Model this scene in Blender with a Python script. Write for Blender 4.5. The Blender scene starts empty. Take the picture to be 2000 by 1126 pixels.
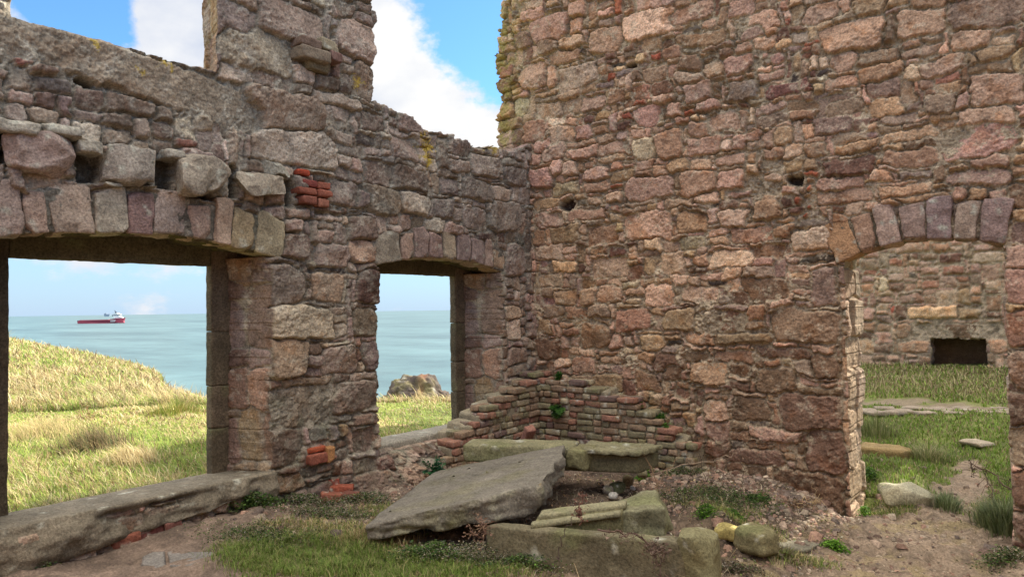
import bpy, bmesh, math, random
import numpy as np
from mathutils import Vector, Matrix
SC = bpy.context.scene
COL = SC.collection
R = math.radians
rng = np.random.default_rng(7)
random.seed(7)
F32 = np.float32

# ------------------------------------------------------------------ camera
EYE = Vector((0.0, 0.0, 1.65))
YAW, PITCH, ROLL, FPX = R(37.5), R(1.65), R(0.8), 1390.0
fw = Vector((-math.sin(YAW) * math.cos(PITCH), math.cos(YAW) * math.cos(PITCH), math.sin(PITCH)))
rt0 = Vector((math.cos(YAW), math.sin(YAW), 0.0))
up0 = rt0.cross(fw)
rt = rt0 * math.cos(ROLL) - up0 * math.sin(ROLL)
up = rt0 * math.sin(ROLL) + up0 * math.cos(ROLL)
cam = bpy.data.cameras.new('camera'); camo = bpy.data.objects.new('camera', cam); COL.objects.link(camo)
camo.matrix_world = Matrix(((rt.x, up.x, -fw.x, EYE.x), (rt.y, up.y, -fw.y, EYE.y), (rt.z, up.z, -fw.z, EYE.z), (0, 0, 0, 1)))
cam.sensor_width = 36.0; cam.lens = 36.0 * FPX / 2000.0
cam.clip_start = 0.05; cam.clip_end = 60000
SC.camera = camo

def ray(px, py):
    return (fw + rt * ((px - 1000.0) / FPX) + up * (-(py - 563.0) / FPX))
def onx(px, py, x):            # point where the line of sight meets the plane x = const
    d = ray(px, py); t = (x - EYE.x) / d.x; return EYE + d * t
def ony(px, py, y):
    d = ray(px, py); t = (y - EYE.y) / d.y; return EYE + d * t
def onz(px, py, z):
    d = ray(px, py); t = (z - EYE.z) / d.z; return EYE + d * t
def atdepth(px, py, dep):
    return EYE + ray(px, py) * dep

# ------------------------------------------------------------------ noise
def hash3(ix, iy, iz, seed):
    h = (ix.astype(np.int64) * 374761393 + iy.astype(np.int64) * 668265263 + iz.astype(np.int64) * 2147483647 + seed * 974711) & 0xffffffff
    h = ((h ^ (h >> 13)) * 1274126177) & 0xffffffff
    h = ((h ^ (h >> 16)) * 2246822519) & 0xffffffff
    return ((h ^ (h >> 15)) & 0xffffff).astype(F32) / F32(0xffffff)
def vn(x, y, z, seed=0):       # smooth value noise, -1..1
    x = np.asarray(x, F32); y = np.asarray(y, F32); z = np.asarray(z, F32)
    x, y, z = np.broadcast_arrays(x, y, z)
    ix = np.floor(x).astype(np.int32); iy = np.floor(y).astype(np.int32); iz = np.floor(z).astype(np.int32)
    fx = x - ix; fy = y - iy; fz = z - iz
    fx = fx * fx * (3 - 2 * fx); fy = fy * fy * (3 - 2 * fy); fz = fz * fz * (3 - 2 * fz)
    def h(a, b, c): return hash3(ix + a, iy + b, iz + c, seed)
    a = h(0, 0, 0) * (1 - fx) + h(1, 0, 0) * fx
    b = h(0, 1, 0) * (1 - fx) + h(1, 1, 0) * fx
    c = h(0, 0, 1) * (1 - fx) + h(1, 0, 1) * fx
    d = h(0, 1, 1) * (1 - fx) + h(1, 1, 1) * fx
    return ((a * (1 - fy) + b * fy) * (1 - fz) + (c * (1 - fy) + d * fy) * fz) * 2 - 1
def fbm3(p, f, octs=4, seed=0, gain=.5):
    s = 0; a = 1.0; t = 0
    for k in range(octs):
        s = s + a * vn(p[:, 0] * f + 7.3 * k, p[:, 1] * f + 3.1 * k, p[:, 2] * f + 5.7 * k, seed + k)
        t += a; a *= gain; f *= 2.03
    return s / t
# one tileable spectral noise picture, looked up wherever flat relief needs noise
def spectral(n, beta, seed):
    g = np.random.default_rng(seed)
    fx = np.fft.fftfreq(n)[:, None]; fy = np.fft.rfftfreq(n)[None, :]
    fr = np.sqrt(fx * fx + fy * fy); fr[0, 0] = 1
    sp = np.fft.rfft2(g.standard_normal((n, n))) / fr ** beta
    sp *= (fr > 3.0 / n) * np.exp(-(fr / .085) ** 2)
    t = np.fft.irfft2(sp, s=(n, n)); t -= t.mean(); t /= t.std()
    return t.astype(F32)
TN = 1024
TILES = [spectral(TN, 1.15, 11), spectral(TN, 1.6, 12), spectral(TN, 1.0, 13)]
def tl(k, u, v, size, ou=0.0, ov=0.0):   # tile k, one repeat every `size` metres
    T = TILES[k]
    x = (np.asarray(u) / size + ou) * TN; y = (np.asarray(v) / size + ov) * TN
    ix = np.floor(x).astype(np.int64); iy = np.floor(y).astype(np.int64)
    fx = (x - ix).astype(F32); fy = (y - iy).astype(F32)
    i0 = ix % TN; i1 = (ix + 1) % TN; j0 = iy % TN; j1 = (iy + 1) % TN
    return (T[i0, j0] * (1 - fx) + T[i1, j0] * fx) * (1 - fy) + (T[i0, j1] * (1 - fx) + T[i1, j1] * fx) * fy
def sstep(x, a, b):
    t = np.clip((x - a) / (b - a), 0, 1); return t * t * (3 - 2 * t)
def lin(c):
    c = np.asarray(c, float) / 255.0
    return np.where(c <= .04045, c / 12.92, ((c + .055) / 1.055) ** 2.4)

# ------------------------------------------------------------------ objects
def link_mesh(name, verts, faces, mat, parent=None, col=None, smooth=True, label=None, cat=None, group=None, kind=None):
    me = bpy.data.meshes.new(name)
    verts = np.asarray(verts, F32); nv = len(verts)
    if isinstance(faces, np.ndarray):
        nf, k = faces.shape
        me.vertices.add(nv); me.vertices.foreach_set('co', verts.ravel())
        me.loops.add(nf * k); me.loops.foreach_set('vertex_index', faces.astype(np.int32).ravel())
        me.polygons.add(nf); me.polygons.foreach_set('loop_start', np.arange(0, nf * k, k, dtype=np.int32))
    else:
        me.from_pydata([tuple(map(float, v)) for v in verts], [], [tuple(int(i) for i in f) for f in faces])
    me.update(calc_edges=True)
    if smooth: me.polygons.foreach_set('use_smooth', np.ones(len(me.polygons), bool))
    if col is not None:
        c = np.ones((nv, 4), F32); c[:, :3] = col
        a = me.color_attributes.new('Col', 'FLOAT_COLOR', 'POINT'); a.data.foreach_set('color', c.ravel())
    if mat: me.materials.append(mat)
    me.validate()
    o = bpy.data.objects.new(name, me); COL.objects.link(o)
    if parent: o.parent = parent
    return tag(o, label, cat, group, kind)
def tag(o, label=None, cat=None, group=None, kind=None):
    if label: o['label'] = label
    if cat: o['category'] = cat
    if group: o['group'] = group
    if kind: o['kind'] = kind
    return o
def empty(name, loc, label, cat, group=None):
    o = bpy.data.objects.new(name, None); COL.objects.link(o); o.location = loc
    return tag(o, label, cat, group)
def local(parent, v):           # world -> coordinates of a thing that only has a location
    return np.asarray(v, F32) - np.array(parent.location, F32)

# ------------------------------------------------------------------ materials
def mat_new(name):
    m = bpy.data.materials.new(name); m.use_nodes = True
    nt = m.node_tree; b = nt.nodes['Principled BSDF']; return m, nt, b
def nd(nt, t, **kw):
    n = nt.nodes.new(t)
    for k, v in kw.items():
        if k in n.inputs: n.inputs[k].default_value = v
        else: setattr(n, k, v)
    return n
def mat_vcol(name, rough=.92, grain=90.0, gstr=.45, bump=.35, bdist=.006, fleck=(1.5, .35), spec=.25, sheen=0, attr='Col'):
    """vertex colour x fine mineral grain, with a fine bump"""
    m, nt, b = mat_new(name); L = nt.links
    at = nd(nt, 'ShaderNodeAttribute'); at.attribute_name = attr
    tc = nd(nt, 'ShaderNodeNewGeometry')
    n1 = nd(nt, 'ShaderNodeTexNoise', Scale=grain, Detail=3.0, Roughness=.7)
    n2 = nd(nt, 'ShaderNodeTexNoise', Scale=grain * .17, Detail=4.0, Roughness=.65)
    L.new(tc.outputs['Position'], n1.inputs['Vector']); L.new(tc.outputs['Position'], n2.inputs['Vector'])
    r1 = nd(nt, 'ShaderNodeMapRange'); r1.inputs['From Min'].default_value = .3; r1.inputs['From Max'].default_value = .7
    r1.inputs['To Min'].default_value = 1 - gstr; r1.inputs['To Max'].default_value = 1 + gstr
    L.new(n1.outputs['Fac'], r1.inputs['Value'])
    r2 = nd(nt, 'ShaderNodeMapRange'); r2.inputs['From Min'].default_value = .3; r2.inputs['From Max'].default_value = .7
    r2.inputs['To Min'].default_value = 1 - gstr * .5; r2.inputs['To Max'].default_value = 1 + gstr * .5
    L.new(n2.outputs['Fac'], r2.inputs['Value'])
    mu = nd(nt, 'ShaderNodeMath', operation='MULTIPLY'); L.new(r1.outputs[0], mu.inputs[0]); L.new(r2.outputs[0], mu.inputs[1])
    vm = nd(nt, 'ShaderNodeVectorMath', operation='SCALE'); L.new(at.outputs['Color'], vm.inputs[0]); L.new(mu.outputs[0], vm.inputs['Scale'])
    L.new(vm.outputs[0], b.inputs['Base Color'])
    ad = nd(nt, 'ShaderNodeMath', operation='ADD'); L.new(n1.outputs['Fac'], ad.inputs[0])
    m3 = nd(nt, 'ShaderNodeMath', operation='MULTIPLY'); m3.inputs[1].default_value = 2.0
    L.new(n2.outputs['Fac'], m3.inputs[0]); L.new(m3.outputs[0], ad.inputs[1])
    bp = nd(nt, 'ShaderNodeBump', Strength=bump, Distance=bdist); L.new(ad.outputs[0], bp.inputs['Height']); L.new(bp.outputs[0], b.inputs['Normal'])
    b.inputs['Roughness'].default_value = rough; b.inputs['Specular IOR Level'].default_value = spec
    return m
M_STONE = mat_vcol('weathered_masonry', grain=62, gstr=.46, bump=.7, bdist=.011)
M_SLAB = mat_vcol('weathered_sandstone', grain=60, gstr=.42, bump=.7, bdist=.009)
M_BRICK = mat_vcol('old_brick', grain=70, gstr=.40, bump=.6, bdist=.008)
M_EARTH = mat_vcol('earth', grain=60, gstr=.4, bump=.8, bdist=.012)
def mat_leaf(name, rough=.6, trans=.25):
    m, nt, b = mat_new(name); L = nt.links
    at = nd(nt, 'ShaderNodeAttribute'); at.attribute_name = 'Col'
    L.new(at.outputs['Color'], b.inputs['Base Color'])
    b.inputs['Roughness'].default_value = rough; b.inputs['Specular IOR Level'].default_value = .3
    if trans > 0:
        tr = nd(nt, 'ShaderNodeBsdfTranslucent'); L.new(at.outputs['Color'], tr.inputs['Color'])
        mx = nd(nt, 'ShaderNodeMixShader'); mx.inputs[0].default_value = trans
        L.new(b.outputs[0], mx.inputs[1]); L.new(tr.outputs[0], mx.inputs[2])
        L.new(mx.outputs[0], nt.nodes['Material Output'].inputs['Surface'])
    return m
M_LEAF = mat_leaf('leaves'); M_GRASS = mat_leaf('grass_blades', .65, .3); M_TWIG = mat_leaf('dry_stems', .85, 0)
def mat_plain(name, c, rough=.6, metallic=0):
    m, nt, b = mat_new(name); L = nt.links
    tc = nd(nt, 'ShaderNodeNewGeometry'); n1 = nd(nt, 'ShaderNodeTexNoise', Scale=3.0, Detail=4.0); L.new(tc.outputs['Position'], n1.inputs['Vector'])
    mx = nd(nt, 'ShaderNodeMixRGB'); mx.inputs[1].default_value = (*[v * .85 for v in c], 1); mx.inputs[2].default_value = (*[min(1, v * 1.12) for v in c], 1)
    L.new(n1.outputs['Fac'], mx.inputs[0]); L.new(mx.outputs[0], b.inputs['Base Color'])
    b.inputs['Roughness'].default_value = rough; b.inputs['Metallic'].default_value = metallic
    return m
# ------------------------------------------------------------------ traced stones (photograph crops -> wall planes)
CODE = {  # albedo as sRGB
 'p': (176, 142, 126), 'u': (148, 126, 120), 'o': (168, 132, 98), 'b': (132, 101, 82), 'w': (182, 168, 146), 'r': (164, 92, 68),
 'r2': (172, 108, 86), 'y': (202, 170, 116), 'g': (112, 114, 116), 'G': (66, 68, 72), 'd': (124, 76, 68), 'W': (215, 210, 200), 'H': (70, 60, 50), 'V': (110, 98, 84), 'm': (168, 154, 132)}
for _k in CODE:
    if _k not in ('r', 'H', 'V', 'm'):
        _c = np.array(CODE[_k], float); _m = np.array((162, 134, 111)) * _c.mean() / 134.0; CODE[_k] = tuple(np.minimum((_c * .42 + _m * .58) * 1.05, 225))
X = {}
X['R1'] = (950, 0, 3.633, '''445,195,250,200,p 840,280,240,200,p 1150,170,370,200,w 1440,90,330,120,p 1880,190,200,150,u 430,335,150,110,p 600,295,170,80,p 550,400,220,90,o
330,540,180,180,p 460,540,75,170,p 640,540,290,170,w 1185,390,75,60,r 1085,410,75,70,y 885,440,65,50,d 925,500,80,40,y 880,555,70,40,r 980,525,120,40,g 835,610,130,40,g
750,400,100,32,g 1460,190,140,50,g 1520,270,400,110,o 1310,370,140,90,o 1160,300,130,90,p 1770,460,190,150,p 1940,420,120,110,p 1600,480,150,120,p 1190,520,160,100,p
1320,500,90,90,p 1440,550,210,90,p 1490,640,230,150,p 1810,640,230,130,g 925,665,150,90,o 1090,720,70,45,r 740,730,180,110,p 1240,710,160,70,p 1350,700,60,60,g
430,780,190,130,p 600,750,140,110,p 995,830,70,50,r 1030,770,110,35,w 1130,820,190,140,p 1330,780,100,110,p 1250,800,40,70,g 1430,790,90,55,r 1570,750,190,90,p
1680,860,190,130,p 1380,860,120,70,p 600,865,90,60,w 730,835,80,50,d 810,915,120,70,r2 970,900,90,50,d 530,950,180,120,p 330,930,160,140,o 1290,1020,200,190,o
1540,1030,240,120,p 1500,910,160,110,p 1870,990,260,120,p 1100,1060,150,150,w 890,1060,230,110,p 680,1080,200,100,p 470,1080,160,120,p 380,1020,120,90,p 475,55,90,40,g
330,100,160,80,p 300,40,180,70,p 240,750,100,130,w 1020,470,80,50,H''')
X['R2'] = (1450, 0, 2.8145, '''1340,70,440,160,u 600,190,370,150,p 980,120,250,150,p 1240,220,230,120,p 430,60,210,100,p 80,120,230,110,p 245,122,36,48,r 115,225,150,70,p
235,232,65,36,y 370,240,80,22,r 310,200,100,70,u 200,310,85,80,p 90,330,80,70,p 160,420,160,60,p 455,385,85,40,G 450,425,60,22,W 215,500,180,70,d 540,450,190,70,p
760,400,230,100,o 940,400,90,80,w 1110,350,240,90,u 980,280,200,70,u 420,515,90,25,g 780,590,190,105,y 920,585,80,50,g 1080,570,190,110,u 1400,480,340,170,p
1390,290,230,90,o 560,580,200,90,u 150,650,160,80,u 325,630,160,60,o 500,690,220,90,u 230,745,100,90,o 850,650,180,60,u 920,740,330,70,p 1300,770,420,175,p
90,770,170,90,p 400,820,130,80,o 620,800,230,60,o 580,910,300,105,d 920,860,310,90,o 280,900,130,80,o 380,955,75,35,r 50,985,85,50,r2 150,980,90,55,p 155,905,90,60,w
760,970,140,45,p 940,945,170,50,g 1310,970,380,90,u 890,1040,300,75,o 560,1080,300,85,u 125,1070,130,105,o 300,985,110,60,H 375,1030,35,40,r 370,1100,40,50,r 730,850,50,36,y''')
X['R3'] = (1000, 300, 2.6815, '''155,125,110,110,p 515,15,150,60,p 870,65,100,75,o 985,50,110,70,p 1140,30,170,60,p 580,115,140,75,o 440,165,140,60,p 270,180,145,70,w
720,175,250,110,p 965,155,195,130,p 1140,135,140,110,p 1255,140,80,55,r2 1355,55,90,55,w 180,260,130,70,o 285,265,80,55,H 355,257,60,32,g 420,240,70,50,p
525,232,110,55,p 870,255,150,50,p 1020,230,140,45,p 1190,210,140,36,p 1330,255,140,165,o 1440,245,70,55,d 1480,290,80,60,d 1555,255,45,70,r 1525,320,45,35,r
380,315,180,58,p 190,350,160,70,p 535,330,75,55,u 705,375,260,155,p 945,355,150,115,o 1160,335,160,100,p 275,415,160,100,o 465,425,155,100,o 140,430,60,80,o
1250,420,230,85,o 1430,400,110,80,o 1560,450,200,120,w 935,465,120,60,w 1080,460,100,50,p 1335,510,190,70,o 735,480,90,60,w 550,510,80,50,d 195,520,150,85,p
440,505,75,32,o 270,590,120,60,y 355,600,50,45,d 510,590,200,105,w 650,620,90,75,b 835,570,150,125,w 975,560,60,50,o 1130,550,210,90,w 1590,550,200,40,G
985,600,70,36,d 200,665,130,70,w 275,755,120,78,o 400,745,80,90,p 505,740,120,105,p 1085,672,110,25,G 625,715,100,45,p 625,775,90,32,w 765,740,150,115,p
970,740,210,90,w 1190,755,100,60,b 1330,710,230,115,b 1505,670,80,45,u 1505,720,80,36,u 1630,690,150,200,u 1530,900,350,185,b 1100,870,220,105,b 870,870,180,105,o
630,870,200,105,o 1270,900,100,50,b 210,820,110,60,u 330,830,120,60,o 170,905,80,90,o 430,950,150,135,o 730,990,120,95,o 980,965,150,65,o 1210,970,270,65,b
840,993,75,30,G 190,1020,140,105,b 965,1055,120,70,b 1150,1065,210,65,b 1420,1045,290,55,b 1640,1110,140,115,b 370,1100,130,80,p 520,1080,120,50,p 820,1090,150,80,b''')
X['R6'] = (1300, 706, 2.6815, '''30,50,80,110,b 220,65,200,115,o 380,40,100,70,b 380,125,100,45,b 570,90,200,135,b 80,165,80,50,d 450,245,200,130,b 755,265,330,190,b
570,380,280,75,u 840,475,190,215,b 470,500,270,80,u 750,680,380,205,b 240,590,60,46,d 270,460,120,80,b''')
X['L1'] = (0, 0, 2.667, '''1500,575,400,200,o 1540,770,440,180,w 1350,260,380,215,o 1200,100,290,210,u 1530,110,350,190,p 1855,210,200,200,p 1900,420,110,190,o
1430,420,220,90,p 1780,620,150,115,p 1760,520,250,65,p 700,540,270,100,o 120,490,170,65,p 975,735,85,42,r 1605,1040,80,40,r 1690,970,75,32,r 1690,1010,65,32,r
1610,1000,90,32,r 1690,1060,55,32,r 1580,895,70,28,r2 130,315,100,32,r 610,450,110,32,r 880,505,80,32,d 450,425,100,50,H 975,530,90,42,H 230,360,160,30,r2''')
X['L4'] = (600, 150, 2.816, '''200,240,170,105,p 370,250,130,105,b 580,250,140,105,u 330,345,110,65,G 540,390,150,125,p 860,375,120,115,u 985,490,160,125,u 840,490,110,75,u
1145,545,130,105,u 400,530,150,135,b 575,560,200,125,b 210,540,90,95,u 430,680,180,155,b 600,700,150,125,w 750,720,110,115,u 785,600,110,95,u 940,620,170,115,u
1075,640,100,85,w 1200,650,80,95,u 1090,770,180,165,u 935,780,130,125,u 1150,1000,110,185,u 150,980,180,135,u 310,960,130,145,o 210,640,160,145,u 130,770,150,40,w''')
X['L8'] = (440, 400, 1.878, '''225,290,160,150,u 380,300,120,115,o 525,300,80,125,d 265,150,110,95,b 465,260,60,28,p 280,430,250,115,w 515,430,90,105,b
225,565,160,135,o 420,565,130,105,u 535,550,60,105,u 350,495,90,18,G 280,740,240,155,u 485,700,150,115,u 155,905,270,145,b 345,835,65,65,g 430,785,60,26,g 405,830,36,46,g
520,785,95,46,p 515,860,90,80,u 430,910,45,46,g 215,1025,180,75,o 340,890,56,30,r 385,918,34,46,o 338,932,60,28,r 430,680,45,42,r2 315,975,60,36,V''')
def traced(names, plane):
    out = []
    for n in names:
        ox, oy, s, txt = X[n]
        for t in txt.split():
            cx, cy, w, h, c = t.split(',')
            cx, cy, w, h = [float(q) for q in (cx, cy, w, h)]
            f = (lambda a, b: onx(ox + a / s, oy + b / s, -5.0)) if plane == 'x' else (lambda a, b: ony(ox + a / s, oy + b / s, 6.92))
            k = 1 if plane == 'x' else 0
            l, r_, t_, b_, m = f(cx - w / 2, cy), f(cx + w / 2, cy), f(cx, cy - h / 2), f(cx, cy + h / 2), f(cx, cy)
            out.append((m[k], m[2], abs(r_[k] - l[k]) / 2, abs(t_[2] - b_[2]) / 2, c))
    return out

def pack(u0, u1, v0, v1, fixed, seed, wr=(.10, .5), hr=(.06, .24), pal=None):
    """fill what the traced stones leave free with stones of falling size, courses kept level"""
    g = np.random.default_rng(seed); S = .0125
    nu = int((u1 - u0) / S) + 1; nv = int((v1 - v0) / S) + 1
    occ = np.zeros((nv, nu), bool); st = list(fixed)
    for (uc, vc, hw, hh, c) in fixed:
        a, b = int((uc - hw - u0) / S), int((uc + hw - u0) / S); p, q = int((vc - hh - v0) / S), int((vc + hh - v0) / S)
        occ[max(0, p):max(0, q), max(0, a):max(0, b)] = True
    for r_ in range(nv):
        c = 0; row = occ[r_]
        while c < nu:
            if row[c]: c += 1; continue
            e = c
            big = g.random()
            w = np.exp(g.uniform(math.log(wr[0]), math.log(wr[1]))); h = np.clip(w * g.uniform(.32, .8), hr[0], hr[1]) * (1 if big > .12 else .55)
            wn, hn = max(3, int(w / S)), max(3, int(h / S))
            while e < nu and not row[e] and e - c < wn + 4: e += 1
            if e - c > wn and e < nu and not row[e]: e = c + wn
            blk = occ[r_:r_ + hn, c:e]
            bad = blk.any(axis=1); hh = int(np.argmax(bad)) if bad.any() else blk.shape[0]
            W, H = (e - c) * S, hh * S
            # leave no thin leftover under an occupied cell
            if bad.any() is False and r_ + hh + 3 < nv and occ[r_ + hh + 3, c:e].any():
                ex = occ[r_ + hh:r_ + hh + 3, c:e]
                if not ex.any(): hh += 3; H = hh * S
            occ[r_:r_ + hh, c:e] = True
            if W > .035 and H > .024:
                code = pal(g, u0 + (c + e) / 2 * S, v0 + (r_ + hh / 2) * S, W, H)
                st.append((u0 + (c + e) / 2 * S, v0 + (r_ + hh / 2) * S, W / 2, H / 2, code))
            c = e
    return st
def palette(ps):
    ks = [p[0] for p in ps]; pr = np.array([p[1] for p in ps], float); pr /= pr.sum()
    def f(g, u, v, W, H):
        c = ks[g.choice(len(ks), p=pr)]
        if c in ('r', 'd', 'y') and W > .22: c = 'b'
        if c in 'gG' and H > .1: c = 'u'
        return c
    return f
PAL_R = palette([('p', 34), ('u', 18), ('o', 18), ('b', 12), ('w', 9), ('d', 3), ('g', 3), ('G', 1.5), ('r2', 2), ('r', .8), ('y', 1)])
PAL_L = palette([('u', 30), ('b', 22), ('p', 12), ('w', 18), ('o', 8), ('g', 5), ('G', 2), ('d', 2), ('r2', 1)])
PAL_J = palette([('w', 10), ('o', 10), ('p', 10)])

def relief(U, V, stones, seed, du, gap=.006, smear=None, grow=.016, mdep=-.042, rnd=.032, rough=1.0, tint=None, flat=1.0, warp=1.0):
    """height (m) and colour of a rubble face at every grid point"""
    g = np.random.default_rng(seed); shp = U.shape
    o1, o2 = g.random(2)
    Uw = U + warp * (.013 * tl(1, U, V, 2.6, o1, o2) + .0035 * tl(0, U, V, .9, o2, o1))
    Vw = V + warp * (.010 * tl(1, U, V, 2.6, o2 + .4, o1 + .3) + .0035 * tl(0, U, V, .9, o1 + .2, o2 + .6))
    n = len(stones)
    m1 = np.full(shp, .5, F32); m2 = np.full(shp, .5, F32); idx = np.full(shp, -1, np.int32)
    u0, v0 = U[0, 0], V[0, 0]
    for i, (uc, vc, hw, hh, c) in enumerate(stones):
        M = .11
        a, b = int((uc - hw - M - u0) / du), int((uc + hw + M - u0) / du) + 1
        p, q = int((vc - hh - M - v0) / du), int((vc + hh + M - v0) / du) + 1
        a, p = max(a, 0), max(p, 0); b, q = min(b, shp[1]), min(q, shp[0])
        if a >= b or p >= q: continue
        al = g.normal(0, .065); ca, sa = math.cos(al), math.sin(al)
        du_, dv_ = Uw[p:q, a:b] - uc, Vw[p:q, a:b] - vc
        x = du_ * ca + dv_ * sa; y = -du_ * sa + dv_ * ca
        # trapezoid skew so that no two stones share an outline
        k = g.uniform(-.22, .22); k2 = g.uniform(-.2, .2)
        hw_ = hw * (1 + k * y / max(hh, .03)); hh_ = hh * (1 + k2 * x / max(hw, .03))
        rr = min(hw, hh) * g.uniform(.3, .85)
        qx = np.abs(x) - hw_ + rr; qy = np.abs(y) - hh_ + rr
        sd = np.minimum(np.maximum(qx, qy), 0) + np.sqrt(np.maximum(qx, 0) ** 2 + np.maximum(qy, 0) ** 2) - rr
        A = m1[p:q, a:b]; B = m2[p:q, a:b]; I = idx[p:q, a:b]
        lt = sd < A
        B[...] = np.where(lt, A, np.minimum(B, sd)); I[...] = np.where(lt, i, I); A[...] = np.where(lt, sd, A)
    fine = tl(0, U, V, .8, o1, o2); mid = tl(0, U, V, 2.3, o2, o1); low = tl(1, U, V, 7.0, o1, o2)
    gp = gap * (1 + .6 * np.clip(low, -1, 1.5)) + .0022 * fine
    d = np.minimum(-m1 + grow, (m2 - m1) / 2) - gp
    ok = idx >= 0; ii = np.where(ok, idx, 0)
    prot = g.normal(0, .016, n); size = np.array([min(s[2], s[3]) for s in stones])
    prot += np.clip(size - .05, 0, .12) * .12
    tu, tv = g.normal(0, .10, n), g.normal(0, .13, n)
    for i, s in enumerate(stones):
        if s[4] == 'H': prot[i] = -.17; tu[i] = tv[i] = 0
        if s[4] == 'V': prot[i] = -.018; tu[i] = tv[i] = 0
        if s[4] in ('g', 'G'): prot[i] -= .004
    uc = np.array([s[0] for s in stones]); vc = np.array([s[1] for s in stones])
    # broken faces: each stone reads its own patch of noise, and a facet plane cuts it
    ou = g.random(n)[ii]; ov = g.random(n)[ii]
    rf = tl(0, U, V, 1.1, ou, ov); rl = tl(1, U, V, 1.7, ov, ou)
    fac = np.minimum(tu[ii] * (U - uc[ii]) + tv[ii] * (V - vc[ii]) + .0022 * rl, .012 - .9 * tu[ii] * (U - uc[ii]) + .004 * rf)
    hs = (prot[ii] + (fac + .0032 * rough * rf + .0012 * tl(2, U, V, .5)) * flat)
    R_ = np.clip(size[ii] * .55, .012, rnd)
    pr = np.clip(d / R_, 0, 1); pr = np.sqrt(np.clip(1 - (1 - pr) ** 2, 0, 1))
    mort = mdep + .008 * mid + .005 * fine - .045 * sstep(low * .6 + mid * .55, .7, 1.3)
    if smear is not None: mort = mort + smear(U, V) * (.028 + .008 * mid)
    h = np.where(d > 0, mort + (hs - mort) * pr, mort)
    ism = (~ok) | (d <= 0) | ((mort > hs * .999))
    h = np.where(ok & (d > 0) & (prot[ii] > -.03), np.maximum(h, mort), h)
    h = h.astype(F32)
    # colour: the stone's own, streaked by rust and lichen; mortar pale
    pal = np.array([lin(CODE[s[4]]) for s in stones]); vj = np.exp(g.normal(0, .15, n))[:, None] * (1 + g.normal(0, .045, (n, 3)))
    pal = pal * vj
    c = pal[ii].astype(F32)
    rust = sstep(tl(1, U, V, 1.9, ou * .1 + .2, ov * .1), .55, 1.7)[..., None]
    c = c * (1 - rust * np.array([.10, .22, .34], F32))
    dk = sstep(tl(0, U, V, 1.3, .3, .8), .5, 2.0)[..., None]; c = c * (1 - .35 * dk)
    pl = sstep(tl(0, U, V, 1.0, .7, .1), .7, 2.0)[..., None]; c = c * (1 - .5 * pl) + lin((190, 178, 158)).astype(F32) * .5 * pl
    mk = np.clip(1 - np.clip(d, 0, 1) / .007, 0, 1); mk = np.where(ok, mk, 1); mk = np.where((h <= mort + .0015) & (prot[ii] > -.03), 1, mk)[..., None]
    mc = lin(CODE['m']).astype(F32) * (1 + .13 * fine[..., None] + .10 * mid[..., None])
    c = c * (1 - mk) + np.clip(mc, .03, .8) * mk
    if tint is not None: c = tint(U, V, c, h)
    lm = c.mean(axis=2, keepdims=True) * np.array([1.12, 1.0, .86], F32); keep = (lm * 0 + .12) ; c = c * (1 - keep) + lm * keep
    return h, np.clip(c, .012, .85).astype(F32), d

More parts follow.
